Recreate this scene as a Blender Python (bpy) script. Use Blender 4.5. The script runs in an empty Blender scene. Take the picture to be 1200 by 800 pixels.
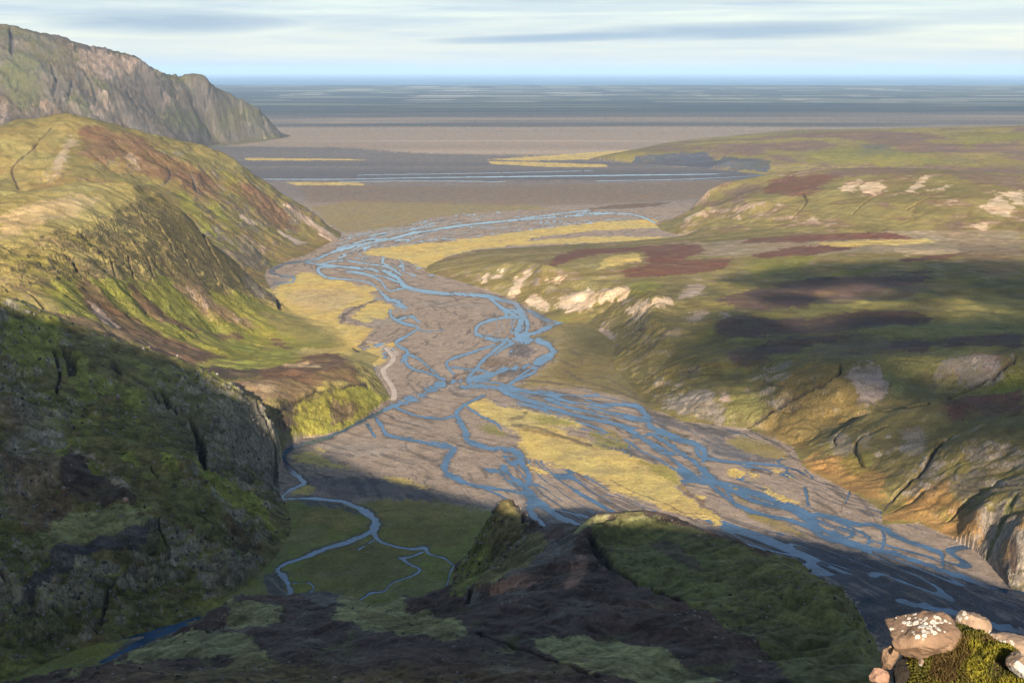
import bpy, bmesh, math, random
import numpy as np
from mathutils import Vector
from mathutils.bvhtree import BVHTree

random.seed(7)
scene = bpy.context.scene
COL = scene.collection

# ---------------------------------------------------------------- camera model
FPX = 1648.0                 # focal length in photo pixels (1200 x 800)
CAMZ = 300.0                 # eye height above the valley floor, metres
PITCH = math.radians(10.85)
CP, SP = math.cos(PITCH), math.sin(PITCH)
SUN_AZ = math.radians(1.0)  # sun stands behind the camera, this far to the right
SUN_EL = math.radians(17.3)
TAN_EL = math.tan(SUN_EL)

def rk(px, py):
    px = np.asarray(px, float); py = np.asarray(py, float)
    X = (px - 600.0) / FPX; Y = (400.0 - py) / FPX
    dy = CP + Y * SP
    return X / dy, (-SP + Y * CP) / dy

def pt_D(px, py, D):
    kx, kz = rk(px, py)
    return np.stack([kx * D, np.asarray(D, float) + 0 * kx, CAMZ + kz * D], -1)

def pt_z(px, py, z):
    kx, kz = rk(px, py)
    D = (np.asarray(z, float) - CAMZ) / kz
    return np.stack([kx * D, D, np.asarray(z, float) + 0 * D], -1)

def fl(px, D):               # a point of the floor in the direction of px
    return ((px - 600.0) / FPX / 0.955 * D, D)

# ---------------------------------------------------------------- noise
def _h(ix, iy, seed):
    n = (ix * np.int64(374761393) + iy * np.int64(668265263) + np.int64(seed) * np.int64(1274126177)) & 0xFFFFFFFF
    n = ((n ^ (n >> 13)) * 1274126177) & 0xFFFFFFFF
    n = (n ^ (n >> 16)) & 0xFFFF
    return n.astype(np.float32) / 65535.0

def vn(x, y, seed=0):        # value noise, -1..1
    fx = np.floor(x); fy = np.floor(y)
    ix = fx.astype(np.int64); iy = fy.astype(np.int64)
    tx = (x - fx).astype(np.float32); ty = (y - fy).astype(np.float32)
    tx = tx * tx * tx * (tx * (tx * 6 - 15) + 10); ty = ty * ty * ty * (ty * (ty * 6 - 15) + 10)
    a = _h(ix, iy, seed); b = _h(ix + 1, iy, seed); c = _h(ix, iy + 1, seed); d = _h(ix + 1, iy + 1, seed)
    return (a + (b - a) * tx + (c - a) * ty + (a - b - c + d) * tx * ty) * 2 - 1

def fbm(x, y, wl, octv=4, seed=0, gain=0.5, ridged=False):
    s = 0.0; a = 1.0; tot = 0.0
    c, sn = math.cos(0.6), math.sin(0.6)
    X = x / wl; Y = y / wl
    for i in range(octv):
        n = vn(X, Y, seed + i * 17)
        if ridged: n = 1 - 2 * np.abs(n)
        s = s + a * n; tot += a; a *= gain
        X, Y = (X * c - Y * sn) * 2.03 + 5.2, (X * sn + Y * c) * 2.03 + 1.7
    return s / tot

def sstep(e0, e1, x):
    t = np.clip((x - e0) / (e1 - e0), 0, 1)
    return t * t * (3 - 2 * t)

def inpoly(poly, x, y):
    """even-odd test on flat arrays, bounding box first"""
    P = np.asarray(poly, float)
    res = np.zeros(x.shape, bool)
    m = (x >= P[:, 0].min()) & (x <= P[:, 0].max()) & (y >= P[:, 1].min()) & (y <= P[:, 1].max())
    idx = np.nonzero(m)[0]
    if not len(idx): return res
    xs = x[idx]; ys = y[idx]; ins = np.zeros(len(idx), bool)
    n = len(P)
    for i in range(n):
        x0, y0 = P[i]; x1, y1 = P[(i + 1) % n]
        if y0 == y1: continue
        c = ((ys < y0) != (ys < y1)) & (xs < (x1 - x0) * (ys - y0) / (y1 - y0) + x0)
        ins ^= c
    res[idx] = ins
    return res

def catmull(P, sub=6):
    P = np.asarray(P, float); out = []
    n = len(P)
    for i in range(n - 1):
        p0 = P[max(i - 1, 0)]; p1 = P[i]; p2 = P[i + 1]; p3 = P[min(i + 2, n - 1)]
        for k in range(sub):
            t = k / sub
            out.append(0.5 * ((2 * p1) + (-p0 + p2) * t + (2 * p0 - 5 * p1 + 4 * p2 - p3) * t * t + (-p0 + 3 * p1 - 3 * p2 + p3) * t ** 3))
    out.append(P[-1])
    return np.array(out)
HAZE_DENSITY = 1.7e-5
SKY_CLOUD = (3.0, 3.6, 4.25); SKY_LENS = (2.0, 2.7, 3.5)
SKY_STRENGTH = .08; SUN_STRENGTH = 5.0; EXPOSURE = 1.25
DENOISE = True
# ---------------------------------------------------------------- relief: surveyed lines of the terrain
# each line: (photo x, photo y, forward distance in m)
D_LINES = [
 # far mountain: skyline, then its back
 [(-160,22,5300),(0,30,5500),(20,31,5520),(60,40,5580),(130,62,5700),(165,70,5800),(190,86,5900),(205,93,6000),(228,94,6100),(240,91,6160),(248,93,6200),(260,106,6300),(275,109,6400),(300,126,6500),(320,143,6600)],
 [(-160,80,4900),(0,85,5050),(60,95,5150),(130,110,5350),(200,128,5750),(250,140,6100)],
 # back hill on the left: skyline and face
 [(-150,165,2300),(0,150,2400),(30,141,2430),(80,135,2450),(110,140,2470),(150,155,2500),(200,165,2520),(240,172,2550),(275,186,2570),(300,206,2580),(340,236,2590),(370,256,2590)],
 [(0,205,2180),(60,200,2200),(110,200,2220),(170,210,2260),(220,222,2300),(265,240,2350),(300,255,2400),(340,272,2470)],
 [(200,240,2100),(245,262,2120),(290,285,2170)],
 # middle hill: skyline, plateau, cliff foot, fans
 [(-150,250,1400),(0,235,1500),(60,220,1550),(110,214,1600),(150,216,1650),(180,226,1680),(215,251,1700),(245,281,1730),(270,306,1770),(300,331,1810),(320,348,1830)],
 [(0,290,1330),(60,272,1400),(110,258,1480),(150,255,1560),(185,262,1610),(220,285,1655),(250,308,1690),(285,328,1750)],
 [(0,335,1190),(60,325,1250),(100,318,1330),(150,315,1430),(200,318,1520),(240,330,1590),(280,345,1660),(310,358,1730)],
 [(60,352,1175),(110,362,1265),(150,368,1330),(200,375,1420),(250,385,1510),(300,392,1570)],
 [(100,384,1150),(150,402,1185),(200,414,1250),(250,420,1340),(300,418,1430),(350,412,1500)],
 # bench and bluff below the fans
 [(200,434,1110),(260,446,1140),(310,458,1140),(330,474,1120),(345,470,1150),(370,456,1190),(397,449,1220),(425,440,1260),(418,425,1320),(400,415,1400)],
 [(250,436,1180),(300,436,1240),(350,436,1270),(390,432,1300)],
 [(325,500,1105),(350,488,1140),(380,480,1165),(410,470,1200),(432,458,1245)],
 # near crag on the left: crest, cliff foot, lower slopes
 [(-150,330,860),(0,356,950),(50,366,963),(100,385,985),(140,398,997),(180,413,1000),(220,434,1003),(250,448,1006),(285,464,1014),(305,473,1020),(322,488,1025)],
 [(170,452,940),(215,470,950),(260,492,957),(300,512,985),(320,525,1000)],
 [(175,520,862),(215,545,845),(260,560,880),(300,572,925),(320,572,952)],
 [(0,430,880),(60,440,905),(120,460,925),(150,490,905)],
 [(0,520,810),(60,520,840),(120,530,850),(180,560,830),(215,600,820)],
 [(0,590,760),(60,595,785),(120,592,795),(180,604,797)],
 [(20,700,707),(45,672,727),(75,640,745),(110,630,765),(150,622,778),(187,612,790)],
 [(28,714,703),(52,692,717),(82,666,734),(112,652,755),(150,652,765),(186,648,774)],
 [(0,700,700),(60,705,712),(100,700,729),(160,692,748),(220,670,775),(270,640,800),(270,590,845),(310,610,880)],
 # spike hill, saddle and the ridge in front
 [(535,682,800),(545,664,795),(555,635,790),(575,611,790),(586,594,796),(595,583,800),(604,596,800),(615,606,790),(640,622,705),(665,611,640)],
 [(550,690,760),(570,668,760),(600,640,760),(640,640,735)],
 [(75,797,450),(150,771,480),(210,743,520),(235,719,545),(275,706,560),(330,711,550),(365,693,570),(392,691,570),(420,720,545),(490,730,530),(545,716,520),(560,690,530),(600,669,545),(660,645,560),(690,612,575),(740,602,590),(820,622,570),(900,655,530),(980,690,480),(1005,720,440),(1030,760,400),(1038,800,352)],
 [(-100,850,400),(0,830,420),(75,822,425)],
 [(250,740,520),(330,728,520),(420,726,505),(500,735,485),(548,730,478),(600,695,505),(650,668,530),(700,640,552),(770,640,555),(850,672,510),(930,720,455),(990,780,395)],
 [(100,800,430),(230,775,450),(330,762,445),(430,760,430),(540,762,415),(640,742,430),(690,690,492),(740,700,475),(800,735,430),(870,780,385)],
 [(620,790,372),(700,775,392),(780,790,372)],
 [(300,800,385),(430,800,372),(560,800,362),(700,815,345),(860,815,342),(960,815,336)],
 # right bluff, its rim and the plateau
 [(535,303,2230),(573,312,2080),(610,316,1960),(640,316,1930),(677,330,1840),(705,330,1840),(740,346,1680),(752,364,1580),(760,381,1500),(775,402,1400),(790,421,1330),(820,430,1280),(850,437,1255),(900,440,1205),(950,445,1170),(1010,442,1165),(1060,432,1170),(1100,425,1170),(1150,416,1180),(1200,409,1190),(1330,395,1190)],
 [(640,300,2140),(720,300,2090),(800,298,2060),(900,300,2000),(1000,300,1960),(1100,300,1950),(1200,300,1950),(1330,300,1950)],
 [(840,282,2330),(900,285,2180),(1000,281,2220),(1100,282,2210),(1200,284,2200),(1330,284,2200)],
 [(780,330,1790),(880,330,1760),(1000,330,1730),(1100,330,1730),(1200,330,1730),(1330,330,1730)],
 [(800,370,1520),(880,368,1495),(1000,370,1475),(1100,370,1480),(1200,370,1480),(1330,370,1480)],
 [(830,400,1380),(900,400,1335),(1000,402,1305),(1100,398,1325),(1200,392,1350)],
 # right hill: skyline and face
 [(775,246,2900),(800,226,2950),(850,211,3000),(900,205,3000),(960,200,2950),(1040,198,2900),(1120,200,2850),(1200,205,2800),(1330,212,2750)],
 [(810,252,2760),(870,240,2660),(950,235,2600),(1040,232,2560),(1120,232,2520),(1200,235,2500),(1330,240,2480)],
 # spurs at the lower right
 [(985,500,1085),(1000,493,1085),(1030,487,1080),(1070,480,1080),(1100,473,1080),(1150,464,1082),(1200,455,1085),(1300,440,1085)],
 [(905,505,1160),(950,490,1140),(1010,487,1120),(1060,482,1112),(1113,474,1112),(1160,464,1125),(1200,452,1140)],
 [(1020,515,1050),(1060,507,1040),(1100,500,1035)],
 [(1030,540,1020),(1060,535,1010),(1100,522,1008),(1150,500,1015),(1200,486,1020)],
 [(1065,560,978),(1093,528,992),(1133,508,985),(1200,484,978),(1300,470,970)],
 [(1050,596,950),(1100,575,935),(1150,545,930),(1200,520,930)],
 [(1110,605,905),(1150,590,895),(1180,565,895),(1210,545,895)],
 [(1120,640,850),(1150,600,865),(1185,585,862),(1215,575,858)],
 [(1160,640,842),(1175,615,842),(1195,600,845),(1230,590,845)],
 [(1172,650,815),(1180,625,822),(1195,615,815),(1240,605,810)],
 # far plateau on the right
 [(745,182,4480),(800,184,4450),(850,188,4420),(900,193,4360),(960,200,4300),(1100,205,4250)],
 [(700,184,4700),(760,173,5100),(830,168,5300),(930,159,5500),(1000,156,5550),(1090,156,5550),(1200,150,5500),(1330,146,5500)],
 [(960,180,4600),(1080,182,4550),(1200,180,4600),(1330,180,4600)],
]
# world points (x, y, z) that no ray pins down: hidden valleys, the ground under the camera, backs of hills
W_PTS = [
 (-420,1010,88),(-330,1050,70),(-250,1060,45),(-200,1080,25),(-520,1000,105),
 (-700,1850,80),(-550,1950,45),(-420,1960,18),(-900,1700,110),
 (-1100,2900,90),(-900,2900,100),(-700,2850,60),(-1400,2700,140),
 (-1500,4600,60),(-1800,4500,120),(-2000,4300,90),(-1450,5300,110),(-2900,6500,430),(-2200,7000,300),(-1600,7300,160),(-3600,7000,350),
 (1400,3250,60),(900,3250,50),(1900,3300,60),
 (0,10,281),(4,10,281),(-4,10,281),(0,20,276),(9,20,274),(-9,20,276),(0,40,265),(18,40,263),(-18,40,265),
 (0,80,248),(35,80,240),(-35,80,248),(0,150,213),(60,150,195),(-70,150,210),(0,240,176),(100,240,150),(-110,240,172),
 (60,300,155),(-60,300,152),(-160,320,140),(150,320,128),(170,400,60),(-220,400,105),(210,330,70),(230,420,25),(160,260,120),
 (0,610,78),(-50,620,60),(-120,610,45),(60,640,70),(120,640,70),(170,570,70),(200,500,60),
]
LEFT = [('p',q) for q in [(0,797),(27,790),(90,760),(150,746),(190,735),(228,726),(262,702),(290,682),(308,668),(322,655),(332,640),(342,620),(340,604),(333,592),(328,581),(327,562),(328,546),(331,531),(336,522),(355,513),(380,510),(400,504),(430,488),(457,467),(449,452),(441,440),(436,427),(446,418),(425,410),(412,404),(398,388),(385,379),(362,372),(340,364),(328,355),(321,345),(316,335),(310,325),(312,317),(330,308),(357,300),(375,290),(400,278)]] + \
       [('w',q) for q in [(-330,2680),(-450,3000),(-900,3350),(-1800,3350),(-1800,500),(-400,560)]]
MOUNT = [('p',q) for q in [(338,159),(318,163),(290,165),(250,168)]] + [('w',q) for q in [(-1260,5500),(-1450,4700),(-1700,4100),(-4300,3900),(-4600,8000),(-1900,8000),(-1200,7100)]]
RIGHT = [('p',q) for q in [(497,318),(502,311),(525,301),(560,293),(640,288),(720,284),(800,277),(775,270),(767,262)]] + \
        [('w',q) for q in [(370,2950),(480,3150),(900,3450),(1700,3700),(2400,3700),(2400,500),(560,640)]] + \
        [('p',q) for q in [(1215,694),(1185,690),(1168,668),(1143,644),(1110,628),(1077,613),(1034,614),(1033,598),(1015,586),(987,571),(950,553),(940,545),(930,524),(905,513),(877,503),(840,498),(800,494),(767,479),(750,463),(733,446),(718,428),(722,403),(705,390),(687,379),(655,379),(633,367),(600,350),(553,334)]]
FARR = [('p',q) for q in [(690,187),(745,192),(800,195),(850,200),(905,206),(960,209)]] + [('w',q) for q in [(2600,4000),(4500,5000),(4500,7500),(1500,7500),(700,6200)]]
FORE = [('w',fl(*q)) for q in [(-150,440),(-100,480),(0,520),(75,560),(150,600),(210,640),(275,660),(330,660),(420,650),(490,690),(528,775),(533,830),(560,865),(585,880),(605,880),(640,840),(700,770),(760,730),(820,710),(900,670),(980,610),(1030,545),(1080,500),(1150,470),(1300,450)]] + [('w',(330,10)),('w',(-330,10))]

def outline(spec):
    return np.array([pt_z(q[0], q[1], 0.0)[:2] if k == 'p' else q for k, q in spec], float)
PL, PM, PR, PFR, PF = [outline(s) for s in (LEFT, MOUNT, RIGHT, FARR, FORE)]

def densify(P, step=0.03):
    out = []
    for a, b in zip(P[:-1], P[1:]):
        d = math.hypot((b[0] - a[0]), (b[1] - a[1])) / max(40.0, 0.5 * (a[1] + b[1]))
        n = max(1, int(math.ceil(d / step)))
        for k in range(n): out.append(a + (b - a) * (k / n))
    out.append(P[-1])
    return np.array(out)

ctrl = []
for line in D_LINES:
    L = np.array(line, float)
    ctrl.append(densify(pt_D(L[:, 0], L[:, 1], L[:, 2]), 0.035))
for poly in (PL, PM, PR, PFR, PF):
    Q = np.column_stack([poly, np.zeros(len(poly))])
    if poly is PF:
        Q = Q[:-2]
        ctrl.append(densify(Q, 0.05))
    else:
        ctrl.append(densify(np.vstack([Q, Q[:1]]), 0.04))
for li, back, drop in ((0, 330, 95), (2, 110, 22), (5, 90, 16), (13, 45, 16), (24, 45, 22), (36, 160, 12)):
    L = np.array(D_LINES[li], float); P = densify(pt_D(L[:, 0], L[:, 1], L[:, 2]), .05)
    r_ = (P[:, 1] + back) / P[:, 1]
    ctrl.append(np.column_stack([P[:, 0] * r_, P[:, 1] + back, np.maximum(P[:, 2] - drop, 0)]))
ctrl.append(np.array(W_PTS, float))
C = np.vstack(ctrl)
C = C[C[:, 1] > 5]
CU = np.column_stack([C[:, 0] / C[:, 1], np.log(C[:, 1])])
_, keep = np.unique(np.round(CU / 0.0035).astype(int), axis=0, return_index=True)
C = C[keep]; CU = CU[keep]
N = len(C)
r = np.sqrt(((CU[:, None, :] - CU[None, :, :]) ** 2).sum(-1))
A = np.zeros((N + 3, N + 3)); A[:N, :N] = -r - np.eye(N) * 2e-4
A[:N, N] = 1; A[:N, N + 1:] = CU; A[N, :N] = 1; A[N + 1:, :N] = CU.T
zscale = C[:, 1]
wts = np.linalg.solve(A, np.concatenate([C[:, 2], [0, 0, 0]]))

def rbf(x, y):
    u = (x / y).astype(np.float32); v = np.log(y).astype(np.float32)
    out = np.zeros(u.shape, np.float32)
    cu = CU.astype(np.float32); w = wts.astype(np.float32)
    for s in range(0, len(u), 20000):
        du = u[s:s + 20000, None] - cu[None, :, 0]; dv = v[s:s + 20000, None] - cu[None, :, 1]
        out[s:s + 20000] = -np.sqrt(du * du + dv * dv) @ w[:N]
    return out + w[N] + w[N + 1] * u + w[N + 2] * v

class Grid:
    def __init__(s, x0, x1, y0, y1, c):
        s.x0, s.y0, s.c = x0, y0, c
        s.nx = int((x1 - x0) / c) + 1; s.ny = int((y1 - y0) / c) + 1
        s.X, s.Y = np.meshgrid(x0 + c * np.arange(s.nx), y0 + c * np.arange(s.ny))
    def lin(s, A, x, y):
        fx = np.clip((x - s.x0) / s.c, 0, s.nx - 1.001); fy = np.clip((y - s.y0) / s.c, 0, s.ny - 1.001)
        ix = fx.astype(int); iy = fy.astype(int); tx = fx - ix; ty = fy - iy
        return (A[iy, ix] * (1 - tx) + A[iy, ix + 1] * tx) * (1 - ty) + (A[iy + 1, ix] * (1 - tx) + A[iy + 1, ix + 1] * tx) * ty
    def spl(s, A, x, y):      # cubic B-spline
        fx = np.clip((x - s.x0) / s.c, 1, s.nx - 3.001); fy = np.clip((y - s.y0) / s.c, 1, s.ny - 3.001)
        ix = fx.astype(int); iy = fy.astype(int); tx = (fx - ix).astype(np.float32); ty = (fy - iy).astype(np.float32)
        def w(t): return [(1 - t) ** 3 / 6, (3 * t ** 3 - 6 * t * t + 4) / 6, (-3 * t ** 3 + 3 * t * t + 3 * t + 1) / 6, t ** 3 / 6]
        wx, wy = w(tx), w(ty); out = 0
        A = A.astype(np.float32)
        for j in range(4):
            row = 0
            for i in range(4): row = row + wx[i] * A[iy + j - 1, ix + i - 1]
            out = out + wy[j] * row
        return out

def hill_mask(x, y):
    m = np.zeros(x.shape, bool)
    for p in (PL, PM, PR, PFR, PF): m |= inpoly(p, x, y)
    return m

def accumulate(H, c, land):
    """downhill water gathering (steepest of eight neighbours)"""
    ny, nx = H.shape
    best = np.zeros(H.shape); rec = np.arange(H.size).reshape(H.shape).copy(); ids = np.arange(H.size).reshape(H.shape)
    for dy, dx in ((-1,-1),(-1,0),(-1,1),(0,-1),(0,1),(1,-1),(1,0),(1,1)):
        S = np.full(H.shape, -1.0)
        ys = slice(max(0, -dy), ny - max(0, dy)); xs = slice(max(0, -dx), nx - max(0, dx))
        yt = slice(max(0, dy), ny - max(0, -dy)); xt = slice(max(0, dx), nx - max(0, -dx))
        S[ys, xs] = (H[ys, xs] - H[yt, xt]) / (c * math.hypot(dx, dy))
        b = S > best
        best[b] = S[b]
        tmp = np.zeros(H.shape, int); tmp[ys, xs] = ids[yt, xt]
        rec[b] = tmp[b]
    sel = np.nonzero(land.ravel())[0]
    order = sel[np.argsort(-H.ravel()[sel], kind='stable')].tolist()
    acc = [1.0] * H.size; rl = rec.ravel().tolist()
    for i in order:
        j = rl[i]
        if j != i: acc[j] += acc[i]
    return np.array(acc).reshape(H.shape) * c * c, best

def blur(A):
    P = np.pad(A, 1, mode='edge')
    return (4 * A + 2 * (P[:-2, 1:-1] + P[2:, 1:-1] + P[1:-1, :-2] + P[1:-1, 2:]) + P[:-2, :-2] + P[:-2, 2:] + P[2:, :-2] + P[2:, 2:]) / 16

def make_relief(G, rough, iters, kero):
    x = G.X.ravel(); y = G.Y.ravel()
    m = hill_mask(x, y)
    z = np.zeros(x.shape)
    z[m] = rbf(x[m], y[m])
    H = z.reshape(G.X.shape); M = m.reshape(G.X.shape)
    H = np.where(M, np.maximum(H, 0.0), 0.0)
    up = np.clip(H / 25.0, 0, 1)
    amp = rough * (0.25 + up)
    if G.c < 10: amp = amp * np.where(inpoly(PL, x, y).reshape(H.shape), np.where(G.Y < 1060, 1.9, 1.35), 1.0)
    flat = np.ones(H.shape)
    plat = inpoly(PR, x, y).reshape(H.shape) & (G.Y > 1250)
    s0 = np.hypot(*np.gradient(H, G.c)); flat[plat] = (0.3 + .9 * sstep(.12, .35, s0))[plat]
    H = H + M * up * flat * amp * (0.6 * fbm(G.X, G.Y, 130 * G.c / 4, 4, 3) + 0.7 * fbm(G.X + 12 * fbm(G.X, G.Y, 60, 2, 8), G.Y, 46 * G.c / 4, 3, 11, ridged=True))
    if G.c < 10:
        gl = inpoly(PR, x, y).reshape(H.shape) * sstep(.1, .28, s0) * sstep(8, 25, H)
        wx = G.X + 30 * fbm(G.X, G.Y, 150, 2, 305); wy = G.Y * .55 + G.X * .35 + 30 * fbm(G.X, G.Y, 150, 2, 306)
        H = H + gl * (13 * fbm(wx, wy, 105, 3, 301, ridged=True) - 2)
        pz = inpoly(PR, x, y).reshape(H.shape) * sstep(14, 30, H) * (1 - sstep(1650, 1850, G.Y))
        H = H + pz * (5.5 * fbm(G.X * .5 + .35 * G.Y + 25 * fbm(G.X, G.Y, 120, 2, 308), G.Y + 20 * fbm(G.X, G.Y, 120, 2, 309), 85, 3, 307, ridged=True) - 2)
        gb = inpoly(PL, x, y).reshape(H.shape) * (G.Y > 1950) * sstep(.15, .35, s0) * sstep(15, 60, H)
        H = H + gb * 9 * fbm(G.X, G.Y * .5, 120, 3, 303, ridged=True)
    H = np.where(M, np.maximum(H, 0.02), 0.0)
    for it in range(iters):
        a, s = accumulate(H, G.c, M)
        cut = np.minimum(kero * np.sqrt(a) * np.minimum(s, 1.0) ** 1.0, 1.0 * G.c / 4)
        H = np.where(M, np.maximum(H - cut, 0.02 * M), 0.0)
        if it < iters - 1:
            H = np.where(M, 0.75 * H + 0.25 * blur(H), 0)
    a, s = accumulate(H, G.c, M)
    if G.c > 10: H = blur(blur(H))
    return H, M, np.log(a / (G.c * G.c))

G1 = Grid(-1160, 1240, 8, 2960, 4.0)
H1, M1, A1 = make_relief(G1, 4.0, 4, 0.032)
G2 = Grid(-4200, 4400, 2400, 8000, 14.0)
H2, M2, A2 = make_relief(G2, 9.0, 3, 0.02)

def Hlin(x, y):
    t = sstep(2650, 2880, y)
    out = np.where(t < 1, G1.lin(H1, x, y), 0) * (1 - t) + np.where(t > 0, G2.lin(H2, x, y), 0) * t
    return np.where((y > 7900), 0.0, out)

def hits(px, py, dmin=60.0, dmax=9000.0):
    """where the sight lines through these photo points first meet the relief"""
    px = np.atleast_1d(np.asarray(px, float)); py = np.atleast_1d(np.asarray(py, float))
    D = np.exp(np.linspace(math.log(dmin), math.log(dmax), 1600))
    kx, kz = rk(px, py)
    X = kx[:, None] * D[None]; Z = CAMZ + kz[:, None] * D[None]
    G = Z - Hlin(X, np.broadcast_to(D[None], X.shape))
    hit = G <= 0
    i = np.where(hit.any(1), hit.argmax(1), G.argmin(1))
    ii = np.maximum(i - 1, 0)
    g0 = G[np.arange(len(px)), ii]; g1 = G[np.arange(len(px)), i]
    f = np.where(hit.any(1) & (g0 > g1), g0 / np.maximum(g0 - g1, 1e-9), 1.0)
    d = D[ii] * (1 - f) + D[i] * f
    return np.stack([kx * d, d], -1)
# ---------------------------------------------------------------- ground cover colours (linear albedo)
PAL = dict(
 gold=(.49,.355,.11), gold2=(.222,.172,.06), tan=(.42,.3,.17), lime=(.175,.165,.032), limed=(.19,.195,.036), olive=(.14,.112,.042),
 moss=(.108,.108,.036), meadow=(.16,.165,.042), paleo=(.22,.205,.085), brown=(.12,.07,.042), red=(.135,.06,.042), dark=(.074,.05,.039),
 mauve=(.15,.095,.075), rhyo=(.55,.4,.27), pink=(.33,.24,.185), rust=(.22,.12,.08), gravel=(.30,.225,.165), dgravel=(.085,.085,.095),
 rock=(.115,.10,.085), basalt=(.06,.055,.056), black=(.034,.03,.028), slope=(.235,.155,.05), lawn=(.19,.165,.055), grey=(.25,.205,.17),
 track=(.46,.37,.30), sand=(.28,.21,.15), slate=(.075,.08,.095), orange=(.27,.155,.055), mount=(.092,.07,.052), brownt=(.175,.118,.07), heath=(.095,.058,.047), hgold=(.24,.192,.07), mossrock=(.08,.066,.034), stone=(.215,.19,.16), mtgreen=(.10,.10,.045), shadesand=(.042,.05,.062))

# areas of one cover: (cover, strength, raggedness, [outline in photo points])
R_FAR, R_BACK, R_MID, R_NEAR, R_FORE, R_FLOOR, R_PLAT, R_RHILL, R_FARR, R_MT = range(10)
RANGE = {R_BACK: (1900, 2900), R_MID: (1060, 1880), R_NEAR: (600, 1085), R_FORE: (120, 900), R_FLOOR: (640, 6000), R_PLAT: (780, 2700), R_RHILL: (2300, 3400), R_FARR: (3000, 6500), R_MT: (4500, 7200)}
AREAS = []
def area(rg, cover, strength, rag, *polys):
    for p in polys: AREAS.append((rg, cover, strength, rag, p))

# --- valley floor
area(R_FLOOR,'gold2',.75,1.2,[(405,236),(460,236),(540,238),(630,241),(645,246),(600,247),(560,249),(520,253),(500,256),(480,263),(440,269),(405,273),(385,262),(372,250),(366,243)])
area(R_FLOOR,'brownt',.6,1.5,[(350,217),(560,218),(760,215),(890,211),(820,232),(760,237),(640,241),(520,238),(400,236),(362,238)])
area(R_FLOOR,'dgravel',.8,2.5,[(120,170),(400,173),(500,180),(640,183),(700,181),(745,192),(905,200),(905,207),(880,211),(700,212),(320,212),(120,208)])
area(R_FLOOR,'gold',.9,.5,[(285,185),(410,186.5),(430,188),(290,188)],[(573,189),(625,190),(710,193),(712,196),(640,195.5),(575,192)],[(570,187),(650,182),(700,178),(745,176),(750,181),(690,187),(620,188.5)],[(335,213.5),(420,214),(430,217),(345,217)])
area(R_FLOOR,'brown',.8,.6,[(690,245),(720,240),(760,238),(790,237),(770,242),(730,245)])
area(R_FLOOR,'gold',1,1.,[(320,340),(330,332),(345,328),(352,318),(375,322),(400,328),(420,335),(438,335),(444,340),(432,342),(440,348),(436,353),(420,358),(405,362),(396,370),(400,378),(418,382),(437,384),(434,392),(425,399),(415,408),(400,410),(380,395),(350,375),(325,362)])
area(R_FLOOR,'tan',.6,1.6,[(335,345),(365,337),(400,340),(425,345),(405,358),(390,366),(365,362),(340,355)])
area(R_FLOOR,'lime',.55,1.6,[(330,365),(360,373),(390,385),(410,402),(400,412),(370,398),(335,375)])
area(R_FLOOR,'gold',1,1.,[(414,372),(420,365),(430,356),(445,352),(462,360),(456,365),(457,372),(445,375),(430,370),(437,378),(425,377)],
 [(430,402),(445,405),(462,400),(470,403),(455,409),(440,412),(452,421),(444,428),(425,416)],
 [(425,296),(440,291),(470,287),(520,283),(560,279),(600,272),(650,266),(700,261),(765,256),(775,262),(780,267),(740,268),(700,270),(640,276),(613,281),(640,281),(700,277),(790,278),(800,281),(700,284),(620,287),(570,290),(530,298),(505,312),(497,316),(488,310),(470,303),(450,300),(430,299)])
area(R_FLOOR,'gold',1,1.3,[(546,475),(555,469),(570,468),(588,478),(600,476),(615,478),(635,484),(655,490),(672,492),(684,498),(680,502),(660,501),(645,499),(690,519),(720,527),(750,535),(765,542),(785,548),(798,560),(793,570),(800,578),(815,588),(830,597),(846,607),(848,615),(838,612),(815,605),(790,600),(770,592),(755,586),(735,580),(715,575),(703,566),(685,556),(665,547),(650,546),(635,540),(617,535),(605,524),(614,514),(602,505),(588,497),(568,488)])
area(R_FLOOR,'lime',.7,1.4,[(560,495),(580,498),(590,505),(596,513),(588,511),(565,503)],[(620,486),(650,491),(680,497),(665,500),(635,496)],[(748,537),(785,549),(798,560),(792,566),(770,556),(752,545)],[(690,505),(735,518),(745,533),(700,524)])
area(R_FLOOR,'gold',1,1.,[(615,540),(640,552),(650,556),(632,554),(614,545)],[(448,557),(480,563),(511,574),(480,571),(450,563)],[(342,533),(365,530),(390,542),(417,551),(380,547),(345,541)],[(368,525),(374,523),(382,530),(372,531)],[(355,562),(372,571),(362,580),(340,580),(348,572)],
 [(850,546),(865,548),(877,553),(868,560),(855,557)],[(895,573),(920,582),(942,590),(920,589),(900,580)],[(922,556),(933,559),(926,561)],[(905,547),(917,552),(911,556)],[(852,567),(866,572),(856,573)],[(892,568),(905,572),(900,574)],[(880,552),(892,556),(888,560),(878,558)],
 [(800,567),(808,572),(806,577),(801,573)],[(815,578),(828,582),(824,586),(816,583)],[(1012,653),(1035,657),(1060,661),(1040,660)])
area(R_FLOOR,'gold2',.9,1.,[(850,516),(870,511),(900,518),(920,530),(922,538),(900,537),(875,530),(855,522)],[(764,498),(790,506),(812,513),(806,521),(780,513)],[(706,500),(722,506),(735,517),(712,511)],[(865,593),(905,608),(935,620),(950,630),(915,622),(880,607)],[(855,575),(890,585),(905,594),(870,588)])
area(R_FLOOR,'gold2',.85,1.5,[(655,372),(690,368),(720,380),(745,403),(740,428),(755,447),(775,463),(790,485),(767,480),(745,473),(720,462),(690,455),(650,453),(605,456),(625,441),(645,425),(652,415),(650,404),(630,398),(620,396),(640,388)])
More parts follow.
